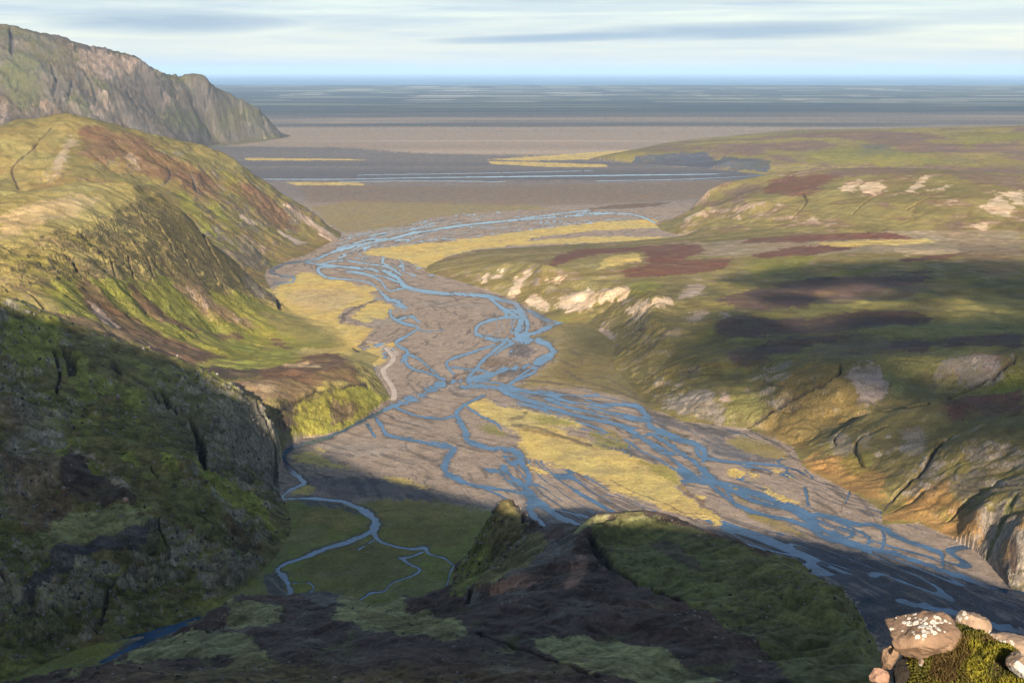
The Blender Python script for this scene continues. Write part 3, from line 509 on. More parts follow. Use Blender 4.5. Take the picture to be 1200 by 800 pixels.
# ---------------------------------------------------------------- river arms: (photo x, photo y, apparent width in photo points)
ARMS = [
 [(680,252,2),(640,255,2.5),(600,258,3),(570,261,4),(540,264,4),(500,271,5),(480,274,5),(455,280,5),(430,285,4),(405,291,4),(385,297,4),(372,303,4),(355,306,3),(335,309,3),(322,315,3.5),(318,319,3.5),(330,323,2.5),(344,325,2.5),(342,330,2),(330,332,2),(316,335,1.5)],
 [(770,262,3),(740,251,2),(680,250,2)],[(440,277,2),(415,286,2),(395,291,2)],[(690,246,2),(650,251,2),(610,256,2)],
 [(355,306,3),(370,309,3),(390,311,3),(410,313,3),(430,315,4),(450,318,5),(465,325,6),(475,335,7),(490,340,5),(520,343,5),(550,345,4),(570,347,4),(590,352,4),(605,357,5),(612,367,8),(610,378,7),(606,390,9),(610,398,8),(620,397,6),(640,403,6),(648,412,7),(640,421,6),(622,427,6),(605,430,6),(590,433,5),(570,440,7),(550,445,9),(530,447,10),(510,453,10),(495,462,9),(475,470,7),(455,478,5),(440,485,5),(425,492,5),(400,505,5),(380,513,5),(355,520,6),(338,527,6),(333,537,5),(340,550,6),(352,560,6),(356,566,5),(342,573,5),(332,580,5),(335,584,3),(360,583,3),(395,586,4),(415,592,5),(430,600,7),(440,610,8),(437,620,8),(425,627,6),(405,635,5),(380,643,4),(355,653,4),(335,660,4),(325,667,5),(333,675,6),(338,685,6),(340,695,7),(328,707,8)],
 [(437,622,7),(445,633,4),(465,640,3),(485,642,2.5),(498,642,4),(503,648,2.5),(520,653,1.6),(532,661,1.6),(546,661,1.8)],
 [(438,632,2),(428,638,1.2),(420,643,2)],[(495,646,2),(483,651,1.5),(470,653,2)],[(470,653,2.6),(480,660,2.2),(492,667,2.6),(480,675,2),(460,682,2),(450,692,2),(435,694,2),(421,703,2)],
 [(532,662,1.5),(527,672,1.6),(523,685,1.5),(510,703,1.2)],[(345,682,2),(362,682,1.5),(367,690,2),(352,697,2.5),(342,700,2)],
 [(400,312,2),(376,313,3),(374,319,4),(385,325,3),(405,327,2),(430,330,2),(442,338,2),(455,350,4),(466,354,4),(476,361,3)],[(410,318,3),(430,321,3),(450,324,3),(468,331,4)],[(376,309,2),(400,305,2),(430,309,2),(455,313,2.5),(470,322,3)],[(430,322,2),(445,328,2),(455,340,2),(470,338,3)],
 [(457,362,3),(460,372,3),(478,380,4),(490,384,2),(475,394,3),(465,400,4),(467,405,3),(478,412,4),(475,423,3),(484,432,3),(500,436,3),(520,444,3)],[(465,375,2),(480,371,3),(492,377,2)],[(490,384,2),(500,388,1.5),(520,386,1)],[(470,425,2),(476,416,3),(490,420,2),(505,432,2),(515,440,2)],
 [(572,347,3),(585,358,4),(598,366,4),(606,372,5)],[(604,371,3),(585,373,3.5),(566,378,3.5),(558,385,4),(560,392,4.5),(575,397,4.5),(590,399,4),(605,397,5)],
 [(655,378,4),(640,384,5),(625,390,5),(612,395,5)],[(620,363,4),(632,370,5),(645,376,5),(656,378,3)],[(600,362,4),(615,372,5),(618,385,5),(610,396,5)],
 [(580,404,3),(560,410,3),(545,415,3),(530,420,3),(523,425,3),(527,433,3),(532,438,3)],[(532,430,2),(545,432,3),(560,433,3),(575,437,4)],[(590,402,4),(576,413,5),(566,422,5),(558,432,4),(548,442,5)],[(600,402,4),(588,409,3),(580,416,2)],[(600,410,2),(596,416,1.5)],
 [(650,412,4),(632,420,3),(624,428,3),(628,434,3),(612,442,4),(600,448,4),(590,455,5)],[(630,430,2),(620,433,2),(604,444,3),(598,450,3)],
 [(545,452,6),(565,452,7),(585,455,7),(600,461,8),(620,469,7),(640,476,6),(665,484,6),(690,491,6),(715,495,5),(735,502,5),(748,510,5),(765,520,6),(785,530,6),(805,535,7),(822,548,8),(835,561,8),(850,570,7),(870,580,6),(890,588,6),(915,594,6),(945,600,6),(975,606,5),(1000,612,5),(1030,616,5),(1055,630,5),(1085,640,5),(1102,648,5),(1104,655,5)],
 [(588,452,5),(610,457,5),(640,461,5),(665,470,4),(690,474,6),(720,474,5),(745,476,6),(757,486,7),(762,498,7),(775,505,7),(795,513,8),(815,520,8),(826,530,8),(823,541,6)],
 [(640,466,4),(670,478,5),(700,484,5),(740,490,4),(760,494,4)],[(600,452,3),(580,448,3),(560,446,4)],[(690,476,3),(710,482,3),(735,486,3),(758,490,3)],[(700,493,4),(725,497,3),(745,502,3)],[(655,472,2),(680,480,2),(712,489,3)],[(745,512,4),(760,509,4),(775,507,4)],
 [(762,507,5),(783,519,5),(792,526,4),(808,536,5)],[(790,520,4),(792,528,4)],[(815,524,4),(820,535,5)],
 [(830,537,3.5),(850,540,3),(880,542,3),(905,544,3),(930,549,2.5),(945,557,2)],[(762,488,1.5),(768,494,1.5),(780,499,1)],
 [(822,556,4),(838,572,4),(860,588,5),(875,596,5),(900,604,4),(920,607,4),(940,613,5),(955,620,6),(965,628,5),(985,634,5),(1005,638,6),(1030,643,6),(1055,650,6),(1080,658,6),(1105,667,6),(1130,677,6),(1160,687,5),(1200,697,5),(1260,712,5)],
 [(975,621,3),(990,629,4),(1000,624,3),(985,617,3)],[(1014,640,3),(1019,630,3),(1008,621,2)],[(1033,618,3),(1036,630,3),(1033,643,3)],[(1104,655,4),(1105,665,3)],[(985,612,3),(1010,624,2),(1022,634,3)],
 [(943,570,4),(945,580,3),(947,591,3)],[(850,570,4),(856,582,5),(862,590,5)],[(990,560,1.5),(995,575,1.5),(990,590,1.5)],
 [(800,614,1.2),(830,622,2.2),(860,631,2),(890,641,2),(930,650,1.6),(965,657,1.4),(1000,668,1)],[(1056,703,4),(1075,708,7),(1095,712,7),(1130,720,6),(1170,732,8),(1210,745,10),(1260,760,10)],
 [(567,462,3),(545,474,3.5),(535,483,6),(540,495,7),(546,507,9),(548,515,9),(567,523,5),(600,528,7),(611,536,8),(602,542,7),(590,547,8),(600,558,9),(614,568,11),(622,580,14),(630,588,12),(642,596,8),(655,604,7),(674,613,6),(690,620,5)],
 [(545,474,2),(560,485,2.5),(580,495,2.5),(588,503,1.5)],[(611,536,6),(613,545,6),(620,556,6),(619,568,7)],[(624,584,10),(621,595,8),(625,604,7),(634,614,9),(645,624,8)],
 [(437,484,4),(441,490,4),(447,498,4),(453,508,4),(470,513,4),(482,515,4),(500,518,5),(525,522,7),(532,526,9),(524,538,9),(521,549,9),(528,557,8),(545,565,6),(565,570,5),(590,573,4),(610,577,5)],[(560,569,2),(580,577,2),(594,584,2)],
 [(458,473,3),(470,480,3),(490,487,2),(505,489,3),(520,490,3),(532,487,4)],[(430,496,3),(436,506,2.5),(440,512,1.5)],
 [(650,596,1.6),(680,603,1.8),(700,609,2)],[(606,598,3),(612,606,4),(607,612,4),(616,620,3)],
 [(0,795,1.6),(27,789,1.8),(45,779,2),(90,758,2),(105,753,2.5),(150,746,4),(175,740,5),(200,732,6),(228,724,6)],[(215,731,6),(180,745,8),(155,757,7),(140,765,4),(120,775,3)],[(30,800,4),(60,795,5),(80,790,5)],
 [(300,210,1.5),(400,210,2),(480,208.5,2.6),(560,207.5,3),(600,207,4),(680,206,4),(760,205,4),(830,204,3),(890,202,2.5)],[(700,212,1.5),(800,210,1.6),(870,207,1.6),(905,204,1.6)],[(420,205,1.2),(560,203,1.4),(700,200,1.2)],[(590,213,1.4),(500,212,1.6),(400,213,1.4)],
]
DRY = [  # shallow dry runnels: darker damp gravel
 [(655,421,2),(668,427,2.5),(678,430,2),(682,420,2),(668,410,2)],[(663,434,2.5),(676,443,3),(700,451,2.5),(735,463,3),(765,475,3)],[(690,455,2),(650,449,3),(620,446,3),(590,449,2)],[(598,492,3),(613,487,5),(617,482,3)],[(604,498,3),(625,500,4),(650,508,3),(690,521,4)],
 [(716,562,1.5),(740,575,1.5),(780,590,1.5),(800,600,1.5),(830,603,1.5),(846,611,1.5)],[(710,515,1.2),(735,528,1.2),(760,540,1.2)],[(745,462,1),(715,445,1),(690,440,1)],[(475,517,2),(478,527,2.5),(500,537,2)],[(560,520,1.5),(600,545,1.5)],[(395,345,.6),(372,348,.6)],[(400,372,3),(415,362,3),(440,352,2.5)],
 [(925,535,3),(950,545,3),(990,566,3),(1005,580,3),(1020,600,3),(1030,615,3)],[(880,505,3),(910,520,3),(925,530,3)],[(425,633,1),(445,650,1.5),(430,652,1)],
 [(990,560,2),(1000,572,3),(990,585,3),(985,600,2)],[(560,346,1),(520,355,1),(490,362,1)],[(545,355,1),(520,360,1),(500,358,1)],
]
# ---------------------------------------------------------------- terrain sheet: rows by distance, columns by bearing
def rows():
    out = [10.0]
    for lim, st in ((250, .02), (330, .004), (620, .0026), (1420, .00125), (2760, .0017), (4600, .0030), (7200, .004), (34000, .015)):
        while out[-1] < lim: out.append(out[-1] * (1 + st))
    return np.array(out)
YR = rows()
UC = np.concatenate([np.linspace(-.66, -.40, 45)[:-1], np.linspace(-.40, .41, 1190), np.linspace(.41, .66, 45)[1:]])
NR, NC = len(YR), len(UC)
YY = np.repeat(YR[:, None], NC, 1); XX = YY * UC[None, :]
xf = XX.ravel(); yf = YY.ravel()
near = yf < 2900
Z = np.zeros(xf.shape); SL = np.zeros(xf.shape); AC = np.zeros(xf.shape)
gy1, gx1 = np.gradient(H1, 4.0); S1 = np.hypot(gx1, gy1)
gy2, gx2 = np.gradient(H2, 14.0); S2 = np.hypot(gx2, gy2)
t = sstep(2650, 2880, yf)
i1 = np.nonzero(t < 1)[0]; i2 = np.nonzero((t > 0) & (yf < 7900))[0]
def comp(A, B):
    o = np.zeros(xf.shape)
    o[i1] = G1.spl(A, xf[i1], yf[i1]) * (1 - t[i1])
    o[i2] += G2.spl(B, xf[i2], yf[i2]) * t[i2]
    return o
Z = comp(H1, H2); SL = comp(S1, S2); AC = comp(A1, A2)
HM = hill_mask(xf, yf)
inL, inM, inR, inFR, inF = [inpoly(p, xf, yf) for p in (PL, PM, PR, PFR, PF)]
toe = (~HM) & (yf > 4400) & (xf < -600) & (Z > .5)
HM |= toe; inM |= toe
floor = ~HM
Z[floor] = np.minimum(Z[floor], 0.3) * 0.3
sh = (NR, NC)

# which landform every vertex belongs to
uu = xf / yf
def crest(line, off):
    L = np.array(line, float); P = pt_D(L[:, 0], L[:, 1], L[:, 2])
    return np.interp(uu, P[:, 0] / P[:, 1], P[:, 1] + off)
cn = crest(D_LINES[13], 60); cn = np.where(uu > -0.172, 1075, cn)
cm = crest(D_LINES[5], 130)
REG = np.full(xf.shape, R_FLOOR)
REG[inL & (yf < cn)] = R_NEAR
REG[inL & (yf >= cn) & (yf < cm)] = R_MID
REG[inL & (yf >= cn) & (yf >= cm)] = R_BACK
REG[inM] = R_MT
REG[inR] = R_PLAT; REG[inR & (yf > 2290)] = R_RHILL
REG[inFR] = R_FARR
REG[inF] = R_FORE
FARFLOOR = floor & (yf > 3050)

# ---- fine relief
yn = yf + 1.4 * Z * HM   # keeps the grain of steep faces as fine as that of flat ground
n_a = vn(xf / 14, yn / 14, 31); n_b = vn(xf / 5.3, yn / 5.3, 32); n_c = vn(xf / 2.1, yn / 2.1, 33); n_d = vn(xf / .9, yn / .9, 34)
n_L = fbm(xf, yn, 180, 3, 41); n_M = fbm(xf, yn, 55, 3, 42); n_S = fbm(xf, yn, 17, 3, 43)
def fade(wl): return np.clip(wl / (yf * 0.0032) - .6, 0, 1)
craggy = np.zeros(xf.shape)
craggy[REG == R_NEAR] = .55; craggy[REG == R_MID] = .3; craggy[REG == R_BACK] = .25; craggy[REG == R_FORE] = .25; craggy[REG == R_PLAT] = .12
steep = sstep(.55, 1.05, SL + .18 * n_S + .1 * n_b)
rockm = np.clip(steep * (0.25 + craggy) + 0, 0, 1)
up = np.clip(Z / 4.0, 0, 1)
rg = lambda n: (1 - 2 * np.abs(n))
far_amp = np.clip(yf / 2200, 1, 3)
Z += HM * up * ((.5 + 2.6 * rockm + craggy) * rg(n_a) * fade(14) + (.2 + 1.5 * rockm + .5 * craggy) * rg(n_b) * fade(5.3) + (.07 + .55 * rockm + .18 * craggy) * n_c * fade(2.1) + (.02 + .2 * rockm) * n_d * fade(.9))
def ledges(wl, seed):
    yz = yf + 1.2 * Z
    n = fbm(xf + .35 * wl * vn(xf / (wl * .6), yz / (wl * .6), seed + 3), yz, wl, 3, seed) * 3.2
    f_ = np.floor(n); return f_ + sstep(.30, .62, n - f_) - n
cragmask = np.zeros(xf.shape)
cragmask[REG == R_NEAR] = .55 + .45 * sstep(-.2, .3, n_L[REG == R_NEAR]); 
_cp = [(-40,290),(60,276),(150,256),(190,262),(225,285),(260,308),(300,328),(330,348),(328,364),(290,350),(240,332),(200,322),(150,322),(100,324),(50,337),(-40,350)]
_cw = hits([p_[0] for p_ in _cp], [p_[1] for p_ in _cp], 1060, 1880)
mm = REG == R_MID; cragmask[mm] = .05 + .85 * (inpoly(_cw, xf[mm] + 10 * n_S[mm], yf[mm] + 25 * n_M[mm]))
mm = REG == R_BACK; cragmask[mm] = .55 * sstep(.35, .6, SL[mm] + .2 * n_L[mm])
mm = REG == R_PLAT; cragmask[mm] = .55 * sstep(.2, .45, SL[mm]) * sstep(-.3, .3, n_L[mm] + .3)
mm = REG == R_MT; cragmask[mm] = .7 + .3 * n_L[mm]
mm = REG == R_FORE; cragmask[mm] = .18 + .5 * sstep(0, .4, n_L[mm])
Z += HM * up * cragmask * np.where(REG == R_MT, 0, 4.2 * ledges(60, 201) + 1.9 * ledges(22, 205) * fade(8))
mm = REG == R_MT
_xf, _yf, _Z = xf, yf, Z; xf, yf = xf[mm], yf[mm]; Z = _Z[mm] * .25
lm = 26 * ledges(420, 211) + 11 * ledges(130, 215)
xf, yf, Z = _xf, _yf, _Z
Z[mm] += up[mm] * cragmask[mm] * np.clip((Z[mm]) / 60, 0, 1) * lm * .8
fz = yf > 2600
Z[fz] += (HM * up)[fz] * 9 * np.clip((yf[fz] - 2600) / 2500, 0, 1.6) * (.3 + steep[fz]) * fbm(xf[fz], yf[fz], 70, 4, 77, ridged=True)
Zs = Z.reshape(sh); gyy = np.gradient(Zs, axis=0) / np.gradient(YY, axis=0); gxx = np.gradient(Zs, axis=1) / np.gradient(XX, axis=1)
SLM = np.hypot(gxx, gyy - gxx * XX / YY * 0).ravel(); 
SL = .45 * SL + .55 * np.minimum(SLM, 3)
Z += floor * (yf < 6000) * (.10 * n_a + .10 * n_b * fade(5.3) + .05 * n_c * fade(2.1))

# ---- base cover
def mix(a, b, w): return a * (1 - w[:, None]) + np.array(b)[None] * w[:, None]
K = np.zeros((len(xf), 3)) + np.array(PAL['gravel'])
def base(mask, cols, noise_w):
    idx = np.nonzero(mask)[0]
    c = np.zeros((len(idx), 3)) + np.array(PAL[cols[0]])
    for nm, (arr, lo, hi, st) in zip(cols[1:], noise_w):
        c = mix(c, PAL[nm], sstep(lo, hi, arr[idx]) * st)
    K[idx] = c
mixn = .5 * n_M + .5 * n_S
base(REG == R_FLOOR, ['gravel', 'grey', 'brownt'], [(n_M, -.1, .5, .6), (n_S, .1, .6, .3)])
base(REG == R_NEAR, ['olive', 'moss', 'brown', 'limed'], [(n_M, -.3, .3, .9), (mixn, .15, .45, .55), (n_S, .2, .5, .5)])
base(REG == R_MID, ['gold2', 'olive', 'lime', 'brownt'], [(mixn, -.2, .3, .75), (n_M, .1, .5, .5), (n_S, .2, .5, .5)])
base(REG == R_BACK, ['olive', 'gold2', 'brown', 'lime'], [(n_M, -.2, .5, .7), (mixn, .0, .4, .7), (n_S, .25, .6, .5)])
base(REG == R_FORE, ['dark', 'brown', 'olive', 'rock'], [(n_M, 0, .6, .4), (mixn, .1, .5, .5), (n_S, .2, .5, .4)])
base(REG == R_PLAT, ['olive', 'gold2', 'limed', 'brownt'], [(n_M, -.2, .4, .6), (mixn, 0, .4, .5), (n_S, .2, .5, .45)])
base((REG == R_PLAT) & (yf > 1750), ['gold2', 'olive', 'brownt', 'sand'], [(n_M, -.3, .4, .6), (mixn, .05, .4, .6), (n_S, .2, .5, .4)])
n_XL = fbm(xf, yf, 420, 3, 44)
base(REG == R_RHILL, ['gold2', 'olive', 'brownt', 'pink', 'olive'], [(n_L, -.3, .3, .7), (n_M, .05, .35, .7), (mixn, .22, .42, .6), (vn(xf / 60, yn / 60, 47) + .5 * n_S, .3, .7, .7)])
base(REG == R_FARR, ['gold2', 'olive', 'mauve', 'lime'], [(n_XL, -.3, .3, .7), (n_L, .0, .3, .85), (n_M, .1, .4, .6)])
n_X2 = fbm(xf, yf, 300, 5, 45, gain=.62)
base(REG == R_MT, ['mount', 'mtgreen', 'rock', 'pink'], [(n_X2, -.2, .3, .8), (fbm(xf, yf, 120, 4, 46), 0, .4, .7), (n_X2, .4, .6, .4)])
mm = (REG == R_MID); K[mm] = mix(K[mm], PAL['gold'], .8 * (1 - sstep(1, 11, Z[mm])) * (xf[mm] > -420))
# coastal plain: sands, then dark lava flats, cloud shade painted in, thin fields
lg = np.log(np.maximum(yf, 1)) + .022 * vn(xf / 7000, yf / 9000, 64) + .012 * vn(xf / 1900, yf / 5000, 65) + xf / 2.2e6; str1 = vn(xf / 2600, lg * 38, 61); str2 = vn(xf / 900, lg * 110, 62); str3 = vn(xf / 5200, lg * 16, 63)
fm = floor & (yf > 2900)
f = np.nonzero(fm)[0]
sandw = sstep(4300, 5300, yf[f] + 500 * str1[f] + 700 * vn(xf[f] / 900, yf[f] / 1500, 66)) * (1 - sstep(7000, 10800, yf[f] + 1500 * str3[f] + 900 * str2[f]))
c = mix(K[f], PAL['dgravel'], sstep(2950, 3600, yf[f]) * .55)
c = mix(c, PAL['sand'], sandw * (.8 + .2 * str2[f]))
c = mix(c, (.34, .26, .19), sandw * sstep(.25, .6, str1[f] + .3 * str2[f]) * .8)
farw = sstep(7000, 10800, yf[f] + 1500 * str3[f] + 900 * str2[f])
dk = mix(np.zeros((len(f), 3)) + np.array([.03, .04, .055]), (.06, .062, .06), sstep(-.2, .6, str2[f]))  # bluish dark carries cloud shade and distance haze in the colour
dk = mix(dk, (.12, .13, .09), sstep(.35, .6, str1[f]) * sstep(11000, 13000, yf[f]))
dk = mix(dk, (.3, .29, .24), sstep(.55, .7, str2[f] + .35 * str3[f]) * sstep(13000, 15000, yf[f]))
K[f] = mix(c, (0, 0, 0), farw) + dk * farw[:, None]

# bare rock on the steep ground, fines in the runnels
ROCK = np.zeros(len(xf))
rock_c = {R_NEAR: 'stone', R_MID: 'mossrock', R_BACK: 'rock', R_FORE: 'rock', R_PLAT: 'grey', R_RHILL: 'pink', R_FARR: 'rock', R_MT: 'rock'}
st_th = {R_NEAR: 1.22, R_MID: .8, R_BACK: .85, R_FORE: .95, R_PLAT: .95, R_RHILL: .6, R_FARR: .5, R_MT: .8}
for rgn, nm in rock_c.items():
    m = REG == rgn
    w = sstep(st_th[rgn], st_th[rgn] + .3, SL[m] + .55 * n_S[m] + .4 * n_M[m] + .35 * n_b[m])
    K[m] = mix(K[m], PAL[nm], (.6 if rgn == R_NEAR else .8) * w); ROCK[m] = w
    w = sstep(2.6, 5.0, AC[m] + .8 * n_b[m]) * .5
    K[m] = mix(K[m], PAL['brown'] if rgn not in (R_FORE, R_NEAR) else PAL['moss'], w)

# ---- areas
wnx = .5 * n_a + .35 * n_b + .3 * n_c; wny = .5 * vn(xf / 14, yn / 14, 51) + .35 * vn(xf / 5.3, yn / 5.3, 52) + .3 * vn(xf / 2.1, yn / 2.1, 53)
big = yf > 2200
wnx[big] = (.6 * n_S + .5 * n_a)[big]; wny[big] = (.6 * vn(xf / 22, yf / 22, 54) + .5 * vn(xf / 9, yf / 9, 55))[big]
jit = vn(xf / 1.3, yn / 1.3, 57) ; jit[yf > 1500] = vn(xf / 3.7, yf / 3.7, 58)[yf > 1500]
K3 = K.reshape(NR, NC, 3); X2 = XX; Y2 = YY
J3 = np.roll(jit, 7919).reshape(sh); NS2 = (n_S + .6 * n_a).reshape(sh); SPK = (.6 * n_c + .6 * n_d).reshape(sh)
SPK[YR > 1500] = (.6 * n_b + .6 * n_c).reshape(sh)[YR > 1500]
WX2 = wnx.reshape(sh); WY2 = wny.reshape(sh); J2 = jit.reshape(sh); RG2 = REG.reshape(sh)

def block(x0, x1, y0, y1):
    r0 = max(0, np.searchsorted(YR, y0) - 1); r1 = min(NR, np.searchsorted(YR, y1) + 1)
    yl = max(y0, 1); us = [x0 / yl, x0 / y1, x1 / yl, x1 / y1]
    c0 = max(0, np.searchsorted(UC, min(us)) - 1); c1 = min(NC, np.searchsorted(UC, max(us)) + 1)
    return slice(r0, r1), slice(c0, c1)

def locate(rg_, pts):
    p = np.array(pts, float)
    if rg_ == R_FLOOR: return pt_z(p[:, 0], np.maximum(p[:, 1], 92), 0.0)[:, :2]
    lo, hi = RANGE[rg_]
    return hits(p[:, 0], p[:, 1], lo, hi)

_cat = {}
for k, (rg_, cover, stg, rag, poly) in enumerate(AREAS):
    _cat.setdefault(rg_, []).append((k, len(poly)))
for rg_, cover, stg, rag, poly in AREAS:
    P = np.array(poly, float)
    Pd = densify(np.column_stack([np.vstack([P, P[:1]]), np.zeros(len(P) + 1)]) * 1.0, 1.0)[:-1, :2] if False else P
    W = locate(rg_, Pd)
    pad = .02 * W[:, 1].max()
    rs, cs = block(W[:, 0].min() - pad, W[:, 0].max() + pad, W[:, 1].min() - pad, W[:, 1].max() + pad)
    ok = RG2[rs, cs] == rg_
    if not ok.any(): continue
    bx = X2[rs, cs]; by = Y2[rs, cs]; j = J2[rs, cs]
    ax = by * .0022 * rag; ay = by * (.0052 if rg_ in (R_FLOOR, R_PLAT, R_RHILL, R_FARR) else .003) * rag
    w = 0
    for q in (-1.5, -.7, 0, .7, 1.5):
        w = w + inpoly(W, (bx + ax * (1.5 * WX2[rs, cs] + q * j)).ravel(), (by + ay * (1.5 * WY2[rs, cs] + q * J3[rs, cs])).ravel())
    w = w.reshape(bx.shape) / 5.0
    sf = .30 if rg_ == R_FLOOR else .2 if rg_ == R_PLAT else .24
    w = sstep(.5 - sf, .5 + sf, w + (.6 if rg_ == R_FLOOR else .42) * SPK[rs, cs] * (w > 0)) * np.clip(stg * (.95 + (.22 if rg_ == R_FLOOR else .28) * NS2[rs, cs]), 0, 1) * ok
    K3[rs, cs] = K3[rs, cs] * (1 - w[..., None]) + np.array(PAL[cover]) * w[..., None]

# ---- polylines: clefts (cut and coloured), river arms (cut), runnels (coloured)
Z2 = Z.reshape(sh)
def stroke(W, hw, fn, wide=1.6):
    for i in range(len(W) - 1):
        a, b = W[i], W[i + 1]; m = wide * max(hw[i], hw[i + 1])
        rs, cs = block(min(a[0], b[0]) - m, max(a[0], b[0]) + m, min(a[1], b[1]) - m, max(a[1], b[1]) + m)
        bx = X2[rs, cs] - a[0]; by = Y2[rs, cs] - a[1]
        d = b - a; L2 = max(1e-6, (d * d).sum())
        tt = np.clip((bx * d[0] + by * d[1]) / L2, 0, 1)
        dist = np.hypot(bx - tt * d[0], by - tt * d[1])
        h = hw[i] * (1 - tt) + hw[i + 1] * tt
        fn(rs, cs, dist, h)
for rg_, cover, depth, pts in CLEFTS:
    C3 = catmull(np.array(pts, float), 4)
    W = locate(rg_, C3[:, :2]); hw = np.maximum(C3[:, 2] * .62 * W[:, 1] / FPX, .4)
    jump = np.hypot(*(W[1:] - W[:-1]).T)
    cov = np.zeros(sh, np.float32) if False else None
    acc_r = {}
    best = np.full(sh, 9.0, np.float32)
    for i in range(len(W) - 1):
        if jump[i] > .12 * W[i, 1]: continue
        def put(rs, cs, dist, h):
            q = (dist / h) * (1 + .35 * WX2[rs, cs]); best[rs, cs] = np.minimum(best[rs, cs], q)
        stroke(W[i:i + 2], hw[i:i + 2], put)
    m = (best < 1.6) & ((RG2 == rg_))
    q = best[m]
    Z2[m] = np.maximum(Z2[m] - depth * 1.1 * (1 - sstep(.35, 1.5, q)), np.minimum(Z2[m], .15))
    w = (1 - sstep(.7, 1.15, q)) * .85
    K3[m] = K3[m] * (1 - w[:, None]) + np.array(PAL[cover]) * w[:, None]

def floor_stroke(pts, sub=5):
    C3 = catmull(np.array(pts, float), sub)
    P = C3[:, :2]; T = np.gradient(P, axis=0); T /= np.maximum(np.hypot(T[:, 0], T[:, 1]), 1e-6)[:, None]
    Nn = np.column_stack([-T[:, 1], T[:, 0]])
    W = pt_z(P[:, 0], P[:, 1], 0.0)[:, :2]
    Wa = pt_z(*(P + Nn * C3[:, 2:3] * .5).T, 0.0)[:, :2]; Wb = pt_z(*(P - Nn * C3[:, 2:3] * .5).T, 0.0)[:, :2]
    TW = np.gradient(W, axis=0); TW /= np.maximum(np.hypot(TW[:, 0], TW[:, 1]), 1e-6)[:, None]
    dv = Wa - Wb; hw = np.maximum(np.abs(dv[:, 0] * TW[:, 1] - dv[:, 1] * TW[:, 0]) * .5, .3)
    return W, hw
wet = np.full(sh, 9.0, np.float32)
hmap = np.zeros(sh, np.float32)
bank = (.30 * n_b + .25 * n_c + .2 * n_a).reshape(sh)
for pts in ARMS:
    W, hw = floor_stroke([(a_, b_, c_ * (.24 if b_ < 215 else .42 if b_ < 290 else .6 if b_ < 345 else .74 if b_ < 600 else .85)) for a_, b_, c_ in pts])
    def put(rs, cs, dist, h):
        q = dist / h + bank[rs, cs] * np.clip(.55 + 1.2 / h, .4, 1.2)
        b = q < wet[rs, cs]
        hmap[rs, cs] = np.where(b, h, hmap[rs, cs]); wet[rs, cs] = np.where(b, q, wet[rs, cs])
    stroke(W, hw, put, 3.2)
dry = np.full(sh, 9.0, np.float32)
for pts in DRY:
    W, hw = floor_stroke(pts)
    def put(rs, cs, dist, h): dry[rs, cs] = np.minimum(dry[rs, cs], dist / h + bank[rs, cs])
    stroke(W, hw, put)
flo = floor.reshape(sh)
# small braids on the open gravel, drawn out along the flow
cl = np.array([(1260,735),(1100,660),(950,605),(840,560),(760,505),(660,480),(560,448),(610,385),(560,347),(470,330),(410,305),(480,274),(600,257),(760,245)], float)
CW = pt_z(cl[:, 0], cl[:, 1], 0.0)[:, :2]; CWs = catmull(CW, 4)
cum = np.concatenate([[0], np.cumsum(np.hypot(*(CWs[1:] - CWs[:-1]).T))])
fi = np.nonzero(floor & (yf > 640) & (yf < 3100) & (np.abs(uu) < .45))[0]
bd = np.full(len(fi), 1e9); bs = np.zeros(len(fi)); bt = np.zeros(len(fi))
for i in range(len(CWs) - 1):
    a, b = CWs[i], CWs[i + 1]; d = b - a; L2 = (d * d).sum(); L = math.sqrt(L2)
    px_ = xf[fi] - a[0]; py_ = yf[fi] - a[1]
    tt = np.clip((px_ * d[0] + py_ * d[1]) / L2, 0, 1); ds = np.hypot(px_ - tt * d[0], py_ - tt * d[1])
    m = ds < bd
    bd[m] = ds[m]; bs[m] = cum[i] + tt[m] * L; bt[m] = ((px_ * d[1] - py_ * d[0]) / L)[m]
wob = 14 * vn(bs / 90, bt / 60, 71) + 5 * vn(bs / 30, bt / 25, 72)
br1 = np.abs(vn(bs / 240, (bt + .6 * wob) / 16, 73)); br2 = np.abs(vn(bs / 130, (bt + .5 * wob) / 8, 74))
sm = np.array([sum(PAL['gravel'])])  # open gravel only
isg = 1 - sstep(.48, .62, (K[fi, 0] - K[fi, 2]) / K[fi, 0])
zone = (1 - sstep(110, 210, bd)) * isg
# only in the wet central reaches
zn = vn(bs / 260, bt / 75, 75)
stk3 = vn(bs / 34, (bt + wob) / 4.2, 81) * .6 + vn(bs / 13, (bt + wob) / 1.7, 82) * .5
thin = np.where((br1 < .045) | (br2 < .045), 1.0, 0.0) * (zone > .45) * (zn > -.15)
wr = wet.ravel(); hr = hmap.ravel()
stk = vn(bs / 75, (bt + wob) / 5.5, 78) * .65 + vn(bs / 30, (bt + wob) / 2.6, 79) * .5
inr = fi
wr[inr] = wr[inr] + sstep(2.2, 6, hr[inr]) * np.clip(2.2 * (stk - .02), -.35, 1.5)
w2 = wet.ravel(); cutb = np.zeros(len(xf)); cutb[fi] = thin
damp = np.zeros(len(xf)); damp[fi] = sstep(.16, .02, br1) * .5 + sstep(.12, .02, br2) * .4
damp[fi] *= (zone > .2) * sstep(-.5, .2, zn)
dep = np.where(flo.ravel() | True, 1 - sstep(.75, 1.25, w2), 0.0)
Z2f = Z2.ravel()
chan = np.maximum(dep, 0) * (~inF) * (~inM)
Z2f[:] = Z2f - 1.0 * chan * (np.where(floor, 1.0, np.where(Z2f < 1.2, 1.0, 0.0)))
Z2f[:] = Z2f - .5 * cutb * floor * (chan < .3)
wb = (1 - sstep(1.0, 2.9, w2 + .5 * n_a)) * floor
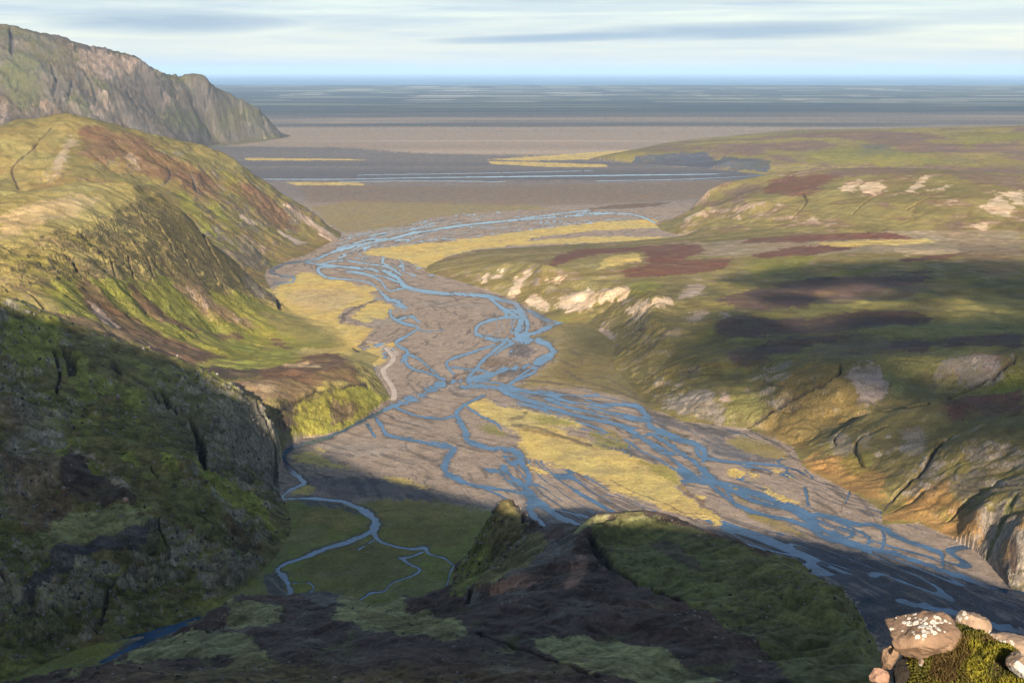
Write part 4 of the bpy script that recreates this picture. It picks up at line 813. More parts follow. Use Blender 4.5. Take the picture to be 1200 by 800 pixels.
K[:] = mix(K, (.08, .076, .078), .7 * wb)
K[:] = mix(K, (.05, .055, .062), .9 * sstep(1.12, .9, w2) * floor)
K[:] = mix(K, (.10, .088, .082), .75 * damp * floor)
K[:] = mix(K, (.055, .058, .062), .8 * cutb * floor)
dk_ = np.zeros(len(xf)); dk_[fi] = sstep(.22, .55, stk3) * isg * (.75 + .25 * sstep(-.2, .5, zn)); K[:] = mix(K, (.085, .075, .07), .8 * dk_)
dk_[fi] = sstep(.25, .6, -stk3) * isg; K[:] = mix(K, (.30, .235, .185), .45 * dk_)
K[:] = mix(K, (.10, .08, .062), .6 * (1 - sstep(.8, 1.2, dry.ravel())) * floor)

# ---- patchy tone of the ground itself
tone = 1 + .22 * n_S + .20 * n_b * fade(5) + .16 * n_c * fade(2) + .10 * n_d * fade(.9)
fo = REG == R_FORE; tone[fo] += (.35 * vn((xf * .8 + yf * .6) / 16, (yf * .8 - xf * .6) / 2.6, 311) + .25 * vn((xf * .7 - yf * .7) / 9, (yf * .7 + xf * .7) / 1.6, 312) + .2 * n_d)[fo]
ne = REG == R_NEAR; tone[ne] += (.22 * n_c + .2 * n_b)[ne]
tone[floor] = 1 + .12 * n_S[floor] + .13 * n_b[floor] + .13 * n_c[floor]
K *= np.clip(tone, .45, 1.7)[:, None]
K[:, 0] *= 1 + .10 * n_M; K[:, 2] *= 1 - .12 * n_M
K = np.clip(K, .008, .7)

# ---- normals of the whole sheet, then one object per landform
V = np.column_stack([xf, yf, Z2f]).astype(np.float32)
V3 = V.reshape(NR, NC, 3)
dr = np.gradient(V3, axis=0); dc = np.gradient(V3, axis=1)
NORM = np.cross(dc.reshape(-1, 3), dr.reshape(-1, 3)); NORM /= np.maximum(np.linalg.norm(NORM, axis=1), 1e-9)[:, None]

ids = np.arange(NR * NC).reshape(sh)
Q = np.stack([ids[:-1, :-1], ids[:-1, 1:], ids[1:, 1:], ids[1:, :-1]], -1).reshape(-1, 4)
freg = np.where(FARFLOOR & (REG == R_FLOOR), 99, REG)[Q[:, 0]]

def quad_object(name, verts, quads, normals=None, tint=None, rock=None, mat=None):
    me = bpy.data.meshes.new(name)
    me.vertices.add(len(verts)); me.vertices.foreach_set('co', np.ascontiguousarray(verts, np.float32).ravel())
    me.loops.add(quads.size); me.loops.foreach_set('vertex_index', np.ascontiguousarray(quads, np.int32).ravel())
    me.polygons.add(len(quads)); me.polygons.foreach_set('loop_start', np.arange(0, quads.size, 4, dtype=np.int32))
    me.polygons.foreach_set('use_smooth', np.ones(len(quads), bool))
    if tint is not None:
        at = me.color_attributes.new('cover', 'FLOAT_COLOR', 'POINT')
        at.data.foreach_set('color', np.ascontiguousarray(np.column_stack([tint, rock]), np.float32).ravel())
    me.update()
    if normals is not None:
        me.normals_split_custom_set_from_vertices(normals)
    o = bpy.data.objects.new(name, me); COL.objects.link(o)
    if mat: me.materials.append(mat)
    return o
# ---------------------------------------------------------------- materials
def new_mat(name):
    m = bpy.data.materials.new(name); m.use_nodes = True
    nt = m.node_tree; nt.nodes.clear()
    out = nt.nodes.new('ShaderNodeOutputMaterial'); bs = nt.nodes.new('ShaderNodeBsdfPrincipled')
    nt.links.new(bs.outputs[0], out.inputs[0])
    return m, nt, bs
def nd(nt, typ, **kw):
    n = nt.nodes.new(typ)
    for k, v in kw.items():
        if k.startswith('i_'): n.inputs[k[2:].replace('_', ' ')].default_value = v
        else: setattr(n, k, v)
    return n
def noise(nt, vec, scale, detail=4, rough=.6, dist=0.0):
    n = nt.nodes.new('ShaderNodeTexNoise'); n.inputs['Scale'].default_value = scale; n.inputs['Detail'].default_value = detail
    n.inputs['Roughness'].default_value = rough; n.inputs['Distortion'].default_value = dist
    nt.links.new(vec, n.inputs['Vector']); return n.outputs['Fac']
def maprange(nt, val, a, b, c, d):
    n = nt.nodes.new('ShaderNodeMapRange'); nt.links.new(val, n.inputs[0])
    for i, v in enumerate((a, b, c, d)): n.inputs[i + 1].default_value = v
    return n.outputs[0]
def mathn(nt, op, a, b=None):
    n = nt.nodes.new('ShaderNodeMath'); n.operation = op
    for i, v in enumerate((a, b)):
        if v is None: continue
        if isinstance(v, (int, float)): n.inputs[i].default_value = v
        else: nt.links.new(v, n.inputs[i])
    return n.outputs[0]
def mixc(nt, fac, a, b, mode='MIX'):
    n = nt.nodes.new('ShaderNodeMix'); n.data_type = 'RGBA'; n.blend_type = mode
    for i, v in ((0, fac), (6, a), (7, b)):
        if isinstance(v, (int, float)): n.inputs[i].default_value = v
        elif isinstance(v, tuple): n.inputs[i].default_value = (*v, 1)
        else: nt.links.new(v, n.inputs[i])
    return n.outputs[2]

def terrain_mat():
    m, nt, bs = new_mat('ground_cover')
    tc = nt.nodes.new('ShaderNodeTexCoord'); ob = tc.outputs['Object']
    at = nd(nt, 'ShaderNodeAttribute', attribute_name='cover')
    n1 = noise(nt, ob, .55, 6, .68); n2 = noise(nt, ob, .06, 5, .6); n3 = noise(nt, ob, 2.3, 3, .6)
    mp = nt.nodes.new('ShaderNodeMapping'); mp.inputs['Scale'].default_value = (.42, .42, .16); nt.links.new(ob, mp.inputs['Vector'])
    n4 = noise(nt, mp.outputs[0], 1.0, 5, .7, .4)
    v = mathn(nt, 'MULTIPLY', maprange(nt, n1, .3, .7, .62, 1.38), maprange(nt, n2, .3, .7, .85, 1.15))
    v = mathn(nt, 'MULTIPLY', v, maprange(nt, n3, .3, .7, .88, 1.12))
    streak = maprange(nt, n4, .32, .68, .45, 1.5)
    k = mixc(nt, at.outputs['Alpha'], (1., 1., 1.), streak)
    c = mixc(nt, 1.0, at.outputs['Color'], v, 'MULTIPLY'); c = mixc(nt, 1.0, c, k, 'MULTIPLY')
    nt.links.new(c, bs.inputs['Base Color'])
    bs.inputs['Roughness'].default_value = .95; bs.inputs['Specular IOR Level'].default_value = .12
    b = nd(nt, 'ShaderNodeBump'); b.inputs['Distance'].default_value = .9
    hgt = mathn(nt, 'ADD', n1, mathn(nt, 'MULTIPLY', n4, mathn(nt, 'MULTIPLY', at.outputs['Alpha'], 2.0)))
    nt.links.new(hgt, b.inputs['Height']); b.inputs['Strength'].default_value = .55
    nt.links.new(b.outputs[0], bs.inputs['Normal'])
    return m
def water_mat(name, col, rough, bscale, bstr):
    m, nt, bs = new_mat(name)
    tc = nt.nodes.new('ShaderNodeTexCoord')
    n = noise(nt, tc.outputs['Object'], bscale, 4, .6); n2 = noise(nt, tc.outputs['Object'], bscale * .12, 3, .6)
    c = mixc(nt, maprange(nt, n2, .35, .65, 0, 1), col, tuple(min(1, v * 3.0) for v in col))
    rf = noise(nt, tc.outputs['Object'], .22, 6, .75, 1.5); c = mixc(nt, maprange(nt, rf, .56, .70, 0, .8), c, (.13, .17, .20))
    nt.links.new(c, bs.inputs['Base Color'])
    bs.inputs['Roughness'].default_value = rough; bs.inputs['IOR'].default_value = 1.33; bs.inputs['Specular IOR Level'].default_value = .3
    b = nd(nt, 'ShaderNodeBump'); b.inputs['Distance'].default_value = .15; b.inputs['Strength'].default_value = bstr
    nt.links.new(n, b.inputs['Height']); nt.links.new(b.outputs[0], bs.inputs['Normal'])
    return m
M_GROUND = terrain_mat()
M_RIVER = water_mat('river_water', (.017, .037, .064), .14, .35, .5)
M_SEA = water_mat('sea_water', (.03, .07, .12), .6, .004, .1)

def rock_mat(name, base, base2, lichen=None, amount=.0, scale=14.0):
    m, nt, bs = new_mat(name)
    tc = nt.nodes.new('ShaderNodeTexCoord'); ob = tc.outputs['Object']
    n1 = noise(nt, ob, scale, 8, .7); n2 = noise(nt, ob, scale * 4, 6, .7); n3 = noise(nt, ob, scale * .35, 3, .6, .6)
    c = mixc(nt, maprange(nt, n1, .32, .68, 0, 1), base, base2)
    c = mixc(nt, 1.0, c, maprange(nt, n2, .3, .7, .7, 1.3), 'MULTIPLY')
    if lichen:
        w = maprange(nt, n3, .62 - amount, .66 - amount, 0, .9)
        c = mixc(nt, w, c, lichen)
    nt.links.new(c, bs.inputs['Base Color']); bs.inputs['Roughness'].default_value = .9; bs.inputs['Specular IOR Level'].default_value = .2
    b = nd(nt, 'ShaderNodeBump'); b.inputs['Distance'].default_value = .012; b.inputs['Strength'].default_value = .8
    nt.links.new(mathn(nt, 'ADD', n1, mathn(nt, 'MULTIPLY', n2, .6)), b.inputs['Height']); nt.links.new(b.outputs[0], bs.inputs['Normal'])
    return m
# ---------------------------------------------------------------- objects
def setting(o, kind='structure'):
    o['kind'] = kind; return o
def tag(o, label, cat, group=None):
    o['label'] = label; o['category'] = cat
    if group: o['group'] = group
    return o

NAMES = {R_NEAR: 'hillside', R_MID: 'hill', R_BACK: 'hill', R_MT: 'mountain', R_PLAT: 'plateau', R_RHILL: 'hill', R_FARR: 'plateau', R_FORE: 'ridge', R_FLOOR: 'valley_floor', 99: 'coastal_plain'}
for rid in (R_NEAR, R_MID, R_BACK, R_MT, R_PLAT, R_RHILL, R_FARR, R_FORE, R_FLOOR, 99):
    q = Q[freg == rid]
    if not len(q): continue
    used = np.unique(q); inv = np.zeros(NR * NC, np.int32); inv[used] = np.arange(len(used))
    setting(quad_object(NAMES[rid], V[used], inv[q], NORM[used], K[used], ROCK[used], M_GROUND))

def simple(name, verts, faces, mat, smooth=False):
    me = bpy.data.meshes.new(name); me.from_pydata([tuple(v) for v in verts], [], faces); me.update()
    if smooth: me.polygons.foreach_set('use_smooth', np.ones(len(me.polygons), bool))
    o = bpy.data.objects.new(name, me); COL.objects.link(o); me.materials.append(mat)
    return o
# river: one level sheet that shows wherever the arms are cut below it
wv = [(-1300, 560, -.25), (1400, 560, -.25), (2600, 5200, -.25), (-2600, 5200, -.25)]
setting(simple('river', wv, [(0, 1, 2, 3)], M_RIVER))
setting(simple('sea', [(-22000, 32500, .3), (22000, 32500, .3), (150000, 215000, .3), (-150000, 215000, .3)], [(0, 1, 2, 3)], M_SEA))

# ridge behind the viewer: its crest stands where the edge of the valley's shade says it must
def sd(x, y):  # across / along the sunlight
    return x * math.cos(SUN_AZ) + y * math.sin(SUN_AZ), -x * math.sin(SUN_AZ) + y * math.cos(SUN_AZ)
edge = [(330,516),(395,538),(440,557),(520,577),(600,600),(700,606),(760,611),(850,619),(933,627),(983,638),(1033,645),(1100,668),(1167,694)]
E = np.array(edge, float); EW = np.column_stack([pt_z(E[:, 0], E[:, 1], 0.0)])
hill_edge = np.array([(0,349),(50,362),(95,381),(140,400),(190,424),(240,440),(290,455),(325,482),(345,504)], float)
HW = hits(hill_edge[:, 0], hill_edge[:, 1], 750, 1400); HW = np.column_stack([HW, Hlin(HW[:, 0], HW[:, 1])])
A_ = np.vstack([EW, HW]); s_, d_ = sd(A_[:, 0], A_[:, 1]); h_ = A_[:, 2] + d_ * TAN_EL
o_ = np.argsort(s_); s_, h_ = s_[o_], h_[o_]
hs = h_.copy()
for _ in range(3): hs = np.convolve(np.pad(hs, 1, mode='edge'), [.25, .5, .25], 'valid')
S_ = np.concatenate([[-900, s_[0] - 60], s_, [s_[-1] + 60, s_[-1] + 250, 1200]]); Hc = np.concatenate([[330, hs[0] + 25], hs, [hs[-1] - 25, hs[-1] - 90, 60]])
Hc = np.where((S_ > -12) & (S_ < 30), np.minimum(Hc, 293), Hc)
print('SHADE', np.round(np.column_stack([s_, h_]), 0).tolist())
ss = np.arange(-700, 700, 3.0); dd = np.concatenate([np.arange(-900, -120, 20.0), np.arange(-120, -30, 3.0), np.arange(-30, 200, 10.0)])
SS, DD = np.meshgrid(ss, dd)
D0 = -42.0
top = np.interp(SS, S_, Hc) - D0 * TAN_EL
zz = top - np.abs(DD - D0) * np.where(DD > D0, 1.05, .5) + 5 * fbm(SS, DD, 60, 4, 90, ridged=True) * sstep(4, 60, np.abs(DD - D0))
zz = np.maximum(zz, -2 + 0 * zz)
RX = SS * math.cos(SUN_AZ) - DD * math.sin(SUN_AZ); RY = SS * math.sin(SUN_AZ) + DD * math.cos(SUN_AZ)
# keep clear of the view
vis = (RY > 4) & (np.abs(RX) < .7 * RY + 30)
zz = np.where(vis, np.minimum(zz, -3), zz)
nr, nc = SS.shape; rid_ = np.arange(nr * nc).reshape(nr, nc)
rq = np.stack([rid_[:-1, :-1], rid_[:-1, 1:], rid_[1:, 1:], rid_[1:, :-1]], -1).reshape(-1, 4)
rv = np.column_stack([RX.ravel(), RY.ravel(), zz.ravel()])
nz = fbm(rv[:, 0], rv[:, 1], 40, 4, 95)
rcol = mix(np.zeros((len(rv), 3)) + np.array(PAL['olive']), PAL['dark'], sstep(-.2, .4, nz))
setting(quad_object('ridge', rv, rq, None, rcol, np.clip(nz, 0, 1) * .5, M_GROUND))

# the rocky top the viewer stands on
gx = np.concatenate([np.arange(-30, -4, 1.0), np.arange(-4, 6, .12), np.arange(6, 31, 1.0)]); gy = np.concatenate([np.arange(-30, -3, 1.0), np.arange(-3, 8, .12), np.arange(8, 32, 1.0)])
GX, GY = np.meshgrid(gx, gy)
rr = np.hypot(np.maximum(np.abs(GX) - 3, 0), np.maximum(-GY - 3, 0))
bz = 298.2 - np.maximum(GY - 2.2, 0) * 1.15 - rr * .75
ug = GX / np.maximum(GY, .1)
led = sstep(.262, .30, ug) * (1 - sstep(5.6, 6.3, GY)) * (1 - sstep(3.4, 4.6, GX)) * (GY > 0)
bz = bz * (1 - led) + np.maximum(bz, 297.62) * led
bz = bz + .06 * fbm(GX, GY, .9, 4, 97) - .05
gi = np.arange(GX.size).reshape(GX.shape)
gq = np.stack([gi[:-1, :-1], gi[:-1, 1:], gi[1:, 1:], gi[1:, :-1]], -1).reshape(-1, 4)
gv = np.column_stack([GX.ravel(), GY.ravel(), bz.ravel()])
gn = fbm(gv[:, 0], gv[:, 1], .5, 4, 98)
setting(quad_object('ground', gv, gq, None, mix(np.zeros((len(gv), 3)) + np.array((.10, .075, .05)), (.07, .07, .03), sstep(-.2, .3, gn)), 0 * gn, M_GROUND))

# ---------------------------------------------------------------- rocks and moss at the lower right
def at(px, py, D): return Vector(pt_D(px, py, D).tolist())
def rock_bm(size, seed, cuts=9, sub=5, rough=.10):
    rnd = random.Random(seed); bm = bmesh.new()
    bmesh.ops.create_icosphere(bm, subdivisions=sub, radius=1.0)
    planes = []
    for _ in range(cuts):
        n = Vector((rnd.gauss(0, 1), rnd.gauss(0, 1), rnd.gauss(0, 1))).normalized(); planes.append((n, rnd.uniform(.55, .85)))
    co = np.array([v.co for v in bm.verts])
    for n, d in planes:
        k = co @ np.array(n) - d
        co = co - np.where(k > 0, k * .93, 0)[:, None] * np.array(n)[None]
    f1 = fbm(co[:, 0] * 1 + seed, co[:, 1] + co[:, 2] * 1.3, .55, 5, seed); f2 = fbm(co[:, 2] + seed, co[:, 0] - co[:, 1], .16, 4, seed + 5)
    nn = co / np.linalg.norm(co, axis=1)[:, None]
    co = co + nn * (rough * f1 + rough * .55 * f2 + rough * .3 * fbm(co[:, 0] + co[:, 2], co[:, 1] - seed, .06, 3, seed + 9))[:, None]
    for v, c in zip(bm.verts, co): v.co = (c[0] * size[0], c[1] * size[1], c[2] * size[2])
    for f in bm.faces: f.smooth = True
    return bm
def put(name, bm, mat, loc=(0, 0, 0), rot=(0, 0, 0), parent=None):
    me = bpy.data.meshes.new(name); bm.to_mesh(me); bm.free()
    o = bpy.data.objects.new(name, me); COL.objects.link(o); o.location = loc; o.rotation_euler = rot
    me.materials.append(mat)
    if parent: o.parent = parent
    return o
M_TAN = rock_mat('tan_stone', (.30, .195, .125), (.15, .09, .055))
M_SHADE = rock_mat('shade_stone', (.035, .028, .022), (.02, .016, .012))  # near-black tone stands for the shade in the hollow
M_TAN2 = rock_mat('tan_stone_pale', (.36, .25, .17), (.22, .15, .1), (.5, .44, .38), .02)
M_WHITE = rock_mat('lichen_stone', (.26, .18, .12), (.16, .11, .08), (.5, .47, .43), .13, 16)
M_PINK = rock_mat('pink_stone', (.45, .26, .17), (.26, .15, .1), (.6, .5, .42), .05)
M_LICH, nt, bs = new_mat('white_lichen')
tc = nt.nodes.new('ShaderNodeTexCoord'); at_ = nd(nt, 'ShaderNodeAttribute', attribute_name='rim')
nl = noise(nt, tc.outputs['Object'], 60, 5, .7)
cl_ = mixc(nt, at_.outputs['Fac'], (.52, .48, .41), (.30, .25, .2)); cl_ = mixc(nt, 1.0, cl_, maprange(nt, nl, .3, .7, .75, 1.2), 'MULTIPLY')
nt.links.new(cl_, bs.inputs['Base Color']); bs.inputs['Roughness'].default_value = .95

DR = 5.0; PXM = DR / FPX
def rock(name, px, py, D, hw, hh, hd, seed, mat, rot=(0, 0, 0), cuts=9, rough=.1):
    k = D / FPX
    return put(name, rock_bm((hw * k, hd * k, hh * k), seed, cuts, 5, rough), mat, at(px, py, D), rot)
boulder = tag(rock('boulder', 1078, 744, 5.05, 50, 33, 48, 21, M_TAN, (0, .06, .1), 12, .11), 'tan boulder crusted with round white lichen spots at the cliff edge', 'boulder')
stone = tag(rock('rock', 1139, 733, 5.25, 22, 24, 24, 8, M_TAN2, (0, 0, .3), 8), 'squarish brown stone standing highest behind the moss cushion', 'rock')
slab = tag(rock('rock', 1196, 766, 5.5, 48, 20, 40, 33, M_TAN2, (0, .35, 0), 9), 'long grey brown slab sloping down behind the moss cushion', 'rock')
whit = tag(rock('rock', 1196, 778, 4.7, 18, 16, 18, 14, M_WHITE, (0, .2, 0), 7), 'rounded stone with a white lichen cap poking from the moss', 'rock')
smal = tag(rock('rock', 1030, 792, 4.85, 13, 11, 13, 17, M_PINK, (0, 0, .2), 8), 'small pinkish stone alone left of the dark gap', 'rock')
corn = tag(rock('rock', 1044, 768, 5.0, 12, 20, 18, 26, M_TAN, (0, .2, 0), 8), 'narrow brown stone wedged under the lichen spotted boulder', 'rock')
gapr = tag(rock('rock', 1060, 792, 5.1, 20, 26, 16, 61, M_SHADE, (0, .1, .4), 9), 'black stone added as the shade of the hollow below the lichen spotted boulder', 'rock')  # stone added in the gap, its black colour standing for the hollow's shade
pebb = tag(rock('pebble', 1079.5, 775.5, 4.62, 3.6, 5, 3.6, 41, M_WHITE, (0, .1, 0), 4, .05), 'small white pebble lying on the moss', 'pebble')
# lichen rosettes, pressed on the boulder
dg = bpy.context.evaluated_depsgraph_get(); dg.update()
def bvh_of(o):
    bm = bmesh.new(); bm.from_mesh(o.data); bm.transform(o.matrix_world); t_ = BVHTree.FromBMesh(bm); bm.free(); return t_
bpy.context.view_layer.update()
eye = Vector((0, 0, CAMZ))
def lichen(o, spots, D, name='lichen'):
    tree = bvh_of(o); bm = bmesh.new(); rim = []
    for k, (px, py, rad) in enumerate(spots):
        p = at(px, py, D); dirn = (p - eye).normalized()
        hit, nrm, _, _ = tree.ray_cast(eye, dirn)
        if hit is None: continue
        a = nrm.orthogonal().normalized(); b = nrm.cross(a); rr_ = rad * D / FPX
        rings = []; rnd = random.Random(k)
        ph = [rnd.uniform(.62, 1.25) for _ in range(14)]
        for ri, (q, lift, rv_) in enumerate(((0, .0006, .9), (.45, .0005, .5), (.72, .0013, .0), (.92, .0009, .0), (1.0, -.001, .3))):
            ring = []
            for s in range(14):
                an = s / 14 * 2 * math.pi
                x = hit + (a * math.cos(an) + b * math.sin(an)) * rr_ * q * ph[s]
                near_, n2, _, _ = tree.find_nearest(x)
                ring.append(bm.verts.new(near_ + n2 * lift)); rim.append(rv_)
            rings.append(ring)
        for r0, r1 in zip(rings[:-1], rings[1:]):
            for s in range(14): bm.faces.new((r0[s], r0[(s + 1) % 14], r1[(s + 1) % 14], r1[s]))
        bm.faces.new(rings[0])
    bm.transform(o.matrix_world.inverted())
    n0 = len(o.data.vertices); o.data.materials.append(M_LICH)
    for f in bm.faces: f.smooth = True; f.material_index = 1
    tmp = bpy.data.meshes.new('tmp'); bm.to_mesh(tmp); bm.free()
    jb = bmesh.new(); jb.from_mesh(o.data); jb.from_mesh(tmp); jb.to_mesh(o.data); jb.free(); bpy.data.meshes.remove(tmp)
    ra = o.data.attributes.new('rim', 'FLOAT', 'POINT'); ra.data.foreach_set('value', np.array([0.0] * n0 + rim, np.float32))

rl = random.Random(77)
def spread(seeds, n, dx, dy):
    out = list(seeds)
    for _ in range(n):
        a_, b_, c_ = rl.choice(seeds); out.append((a_ + rl.gauss(0, dx), b_ + rl.gauss(0, dy), rl.uniform(1.0, 3.4)))
    return out
lichen(boulder, spread([(1066,731,4.6),(1073,730,4.2),(1081,733,5),(1088,735,4.4),(1094,728,5),(1099,736,3.6),(1095,741,4.5),(1078,725,3),(1085,724,3),(1103,729,3.2),(1075,745,4),(1048,722,4.5),(1041,720,3.5),(1041,739,2.2),(1108,727,2.8),(1070,740,2.4)], 46, 7, 4), 5.0)
lichen(stone, spread([(1121,734,4.5),(1126,736,4),(1125,725,3.2),(1131,719,2.4)], 14, 4, 4), 5.2)
lichen(slab, spread([(1172,752,3),(1182,756,2.4)], 10, 6, 3), 5.4)

# moss cushion: a lumpy body grown over with thousands of short shoots
def moss_body():
    prof = [(1070,806),(1076,786),(1084,768),(1096,756),(1112,745),(1128,741),(1150,739),(1165,744),(1180,756),(1200,762),(1225,770)]
    P = np.array(prof, float); n = 60; m = 44
    us = np.linspace(0, 1, n); cx = np.interp(us, np.linspace(0, 1, len(P)), P[:, 0]); cy = np.interp(us, np.linspace(0, 1, len(P)), P[:, 1])
    vs = []
    for j in range(m):
        tq = j / (m - 1)
        for i in range(n):
            # from the far lip (tq=0) over the crown and down the front to below the frame
            D = 5.15 - 1.0 * tq + .12 * math.sin(cx[i] * .03)
            topz = pt_D(cx[i], cy[i], 5.0)[2]
            x = float(pt_D(cx[i], cy[i], 5.0)[0]) * (1 + .02 * tq)
            z = topz - .03 * (1 - math.sin(min(1, tq * 3) * math.pi / 2)) * 3 - .55 * max(0, tq - .18) ** 1.25 + .02
            vs.append((x, D, max(z, 297.3)))
    vs = np.array(vs)
    vs[:, 2] += .035 * fbm(vs[:, 0], vs[:, 1], .16, 4, 101) + .012 * fbm(vs[:, 0], vs[:, 1], .04, 3, 103)
    fs = [(j * n + i, j * n + i + 1, (j + 1) * n + i + 1, (j + 1) * n + i) for j in range(m - 1) for i in range(n - 1)]
    return vs, fs
mv, mf = moss_body()
rnd = np.random.default_rng(5)
tri = np.array(mf); n_sh = 42000
fi_ = rnd.integers(0, len(tri), n_sh); a_, b_ = rnd.random(n_sh), rnd.random(n_sh)
q0, q1, q2, q3 = [mv[tri[fi_, k]] for k in range(4)]
base_p = (q0 * (1 - a_)[:, None] + q1 * a_[:, None]) * (1 - b_)[:, None] + (q3 * (1 - a_)[:, None] + q2 * a_[:, None]) * b_[:, None]
nr_ = np.cross(q1 - q0, q3 - q0); nr_ /= np.linalg.norm(nr_, axis=1)[:, None]; nr_ *= np.sign(nr_[:, 2:3] + 1e-9)
clump = fbm(base_p[:, 0], base_p[:, 1], .09, 3, 111)
dirs = nr_ + rnd.normal(0, .45, (n_sh, 3)) + np.array([0, 0, .5]); dirs /= np.linalg.norm(dirs, axis=1)[:, None]
ln = (.008 + .012 * rnd.random(n_sh)) * (1 + .6 * clump)
side = np.cross(dirs, rnd.normal(0, 1, (n_sh, 3))); side /= np.linalg.norm(side, axis=1)[:, None]; side *= (.0016 + .0022 * rnd.random(n_sh))[:, None]
tv = np.stack([base_p - side, base_p + side, base_p + dirs * ln[:, None] + side * .4, base_p + dirs * ln[:, None] - side * .4], 1).reshape(-1, 3)
allv = np.vstack([mv, tv]); allq = np.vstack([tri, len(mv) + np.arange(n_sh * 4).reshape(-1, 4)])
mc = np.zeros((len(allv), 3))
bc = fbm(mv[:, 0], mv[:, 1], .12, 3, 121)
mc[:len(mv)] = mix(np.zeros((len(mv), 3)) + np.array((.07, .06, .02)), (.05, .03, .015), sstep(-.1, .4, bc))
sc_ = fbm(base_p[:, 0], base_p[:, 1], .11, 3, 123)
hc = mix(np.zeros((n_sh, 3)) + np.array((.10, .088, .016)), (.07, .068, .016), sstep(-.3, .3, sc_))
hc = mix(hc, (.22, .19, .022), sstep(.2, .5, clump) * .8); hc = mix(hc, (.07, .04, .02), sstep(.15, .4, -sc_) * .8)
hc *= rnd.uniform(.7, 1.3, (n_sh, 1))
mc[len(mv):] = np.repeat(hc, 4, 0)
M_MOSS, nt, bs = new_mat('moss')
at2 = nd(nt, 'ShaderNodeAttribute', attribute_name='cover'); nt.links.new(at2.outputs['Color'], bs.inputs['Base Color']); bs.inputs['Roughness'].default_value = .9; bs.inputs['Specular IOR Level'].default_value = .1
moss = quad_object('moss_cushion', allv, allq, None, mc, np.zeros(len(allv)), M_MOSS)
tag(moss, 'yellow green moss cushion growing between the stones at the lower right', 'moss')

# a lone pink boulder at the foot of the dark scree
bp = hits([147], [588], 600, 900)[0]; bz_ = float(Hlin(np.array([bp[0]]), np.array([bp[1]]))[0])
lone = tag(put('boulder', rock_bm((2.0, 2.0, 1.6), 55, 8, 4, .1), M_PINK, (bp[0], bp[1], bz_ + 1.2)), 'lone pinkish boulder at the foot of the dark scree slope', 'boulder')

# loose stones on the slopes
def stones(name, regions, count, lo, hi, seed, steep_pref):
    rn = np.random.default_rng(seed)
    m = np.isin(REG, regions) & (np.abs(uu) < .42) & (yf > 120)
    p = np.where(m, np.clip(.15 + steep_pref * ROCK + .5 * (n_M > .1), 0, 3) * yf ** 1.2, 0)[:]
    idx = rn.choice(len(xf), count, p=p / p.sum())
    ico = bmesh.new(); bmesh.ops.create_icosphere(ico, subdivisions=1, radius=1.0)
    iv = np.array([v.co for v in ico.verts]); it = np.array([[v.index for v in f.verts] for f in ico.faces]); ico.free()
    sz = lo * (hi / lo) ** (rn.random(count) ** 2.2) * np.clip(yf[idx] / 700, .55, 1.6)
    sc3 = rn.uniform(.55, 1.25, (count, 1, 3)); jit3 = rn.uniform(.75, 1.2, (count, len(iv), 1))
    vv = iv[None] * sc3 * jit3 * sz[:, None, None] + np.column_stack([xf[idx], yf[idx], Z2f[idx]])[:, None]
    vv[:, :, :2] += rn.normal(0, .4, (count, 1, 2))
    ff = it[None] + (np.arange(count) * len(iv))[:, None, None]
    me = bpy.data.meshes.new(name); V_ = vv.reshape(-1, 3); F_ = ff.reshape(-1, 3)
    me.vertices.add(len(V_)); me.vertices.foreach_set('co', V_.astype(np.float32).ravel())
    me.loops.add(F_.size); me.loops.foreach_set('vertex_index', F_.astype(np.int32).ravel())
    me.polygons.add(len(F_)); me.polygons.foreach_set('loop_start', np.arange(0, F_.size, 3, dtype=np.int32))
    cc = np.repeat(np.array([(.13, .115, .1)]) * rn.uniform(.3, 1.9, (count, 1)), len(iv), 0)
    at_c = me.color_attributes.new('cover', 'FLOAT_COLOR', 'POINT'); at_c.data.foreach_set('color', np.column_stack([cc, np.full(len(cc), .3)]).astype(np.float32).ravel())
    me.update(); o = bpy.data.objects.new(name, me); COL.objects.link(o); me.materials.append(M_GROUND)
    return setting(o, 'stuff')
stones('scree', [R_FORE, R_NEAR], 26000, .16, 1.3, 301, 1.6)

# gravel track along the river
W, hw = floor_stroke([(452,408,3),(458,414,3),(461,420,3),(456,427,3.2),(449,433,3.6),(452,442,3.6),(458,450,4),(462,459,4),(461,469,4)], 5)
TW = np.gradient(W, axis=0); TW /= np.hypot(TW[:, 0], TW[:, 1])[:, None]; NWv = np.column_stack([-TW[:, 1], TW[:, 0]])
prof_ = [(-1, .02), (-.6, .28), (0, .33), (.6, .28), (1, .02)]
tvs = [(*(W[i] + NWv[i] * 2.6 * a), z) for i in range(len(W)) for a, z in prof_]
tfs = np.array([(i * 5 + k, i * 5 + k + 1, (i + 1) * 5 + k + 1, (i + 1) * 5 + k) for i in range(len(W) - 1) for k in range(4)])[:, ::-1]
tn = fbm(np.array(tvs)[:, 0], np.array(tvs)[:, 1], 6, 3, 131)
setting(quad_object('track', np.array(tvs), tfs, None, np.clip(np.array(PAL['track'])[None] * (1 + .2 * tn[:, None]), 0, 1), 0 * tn, M_GROUND))

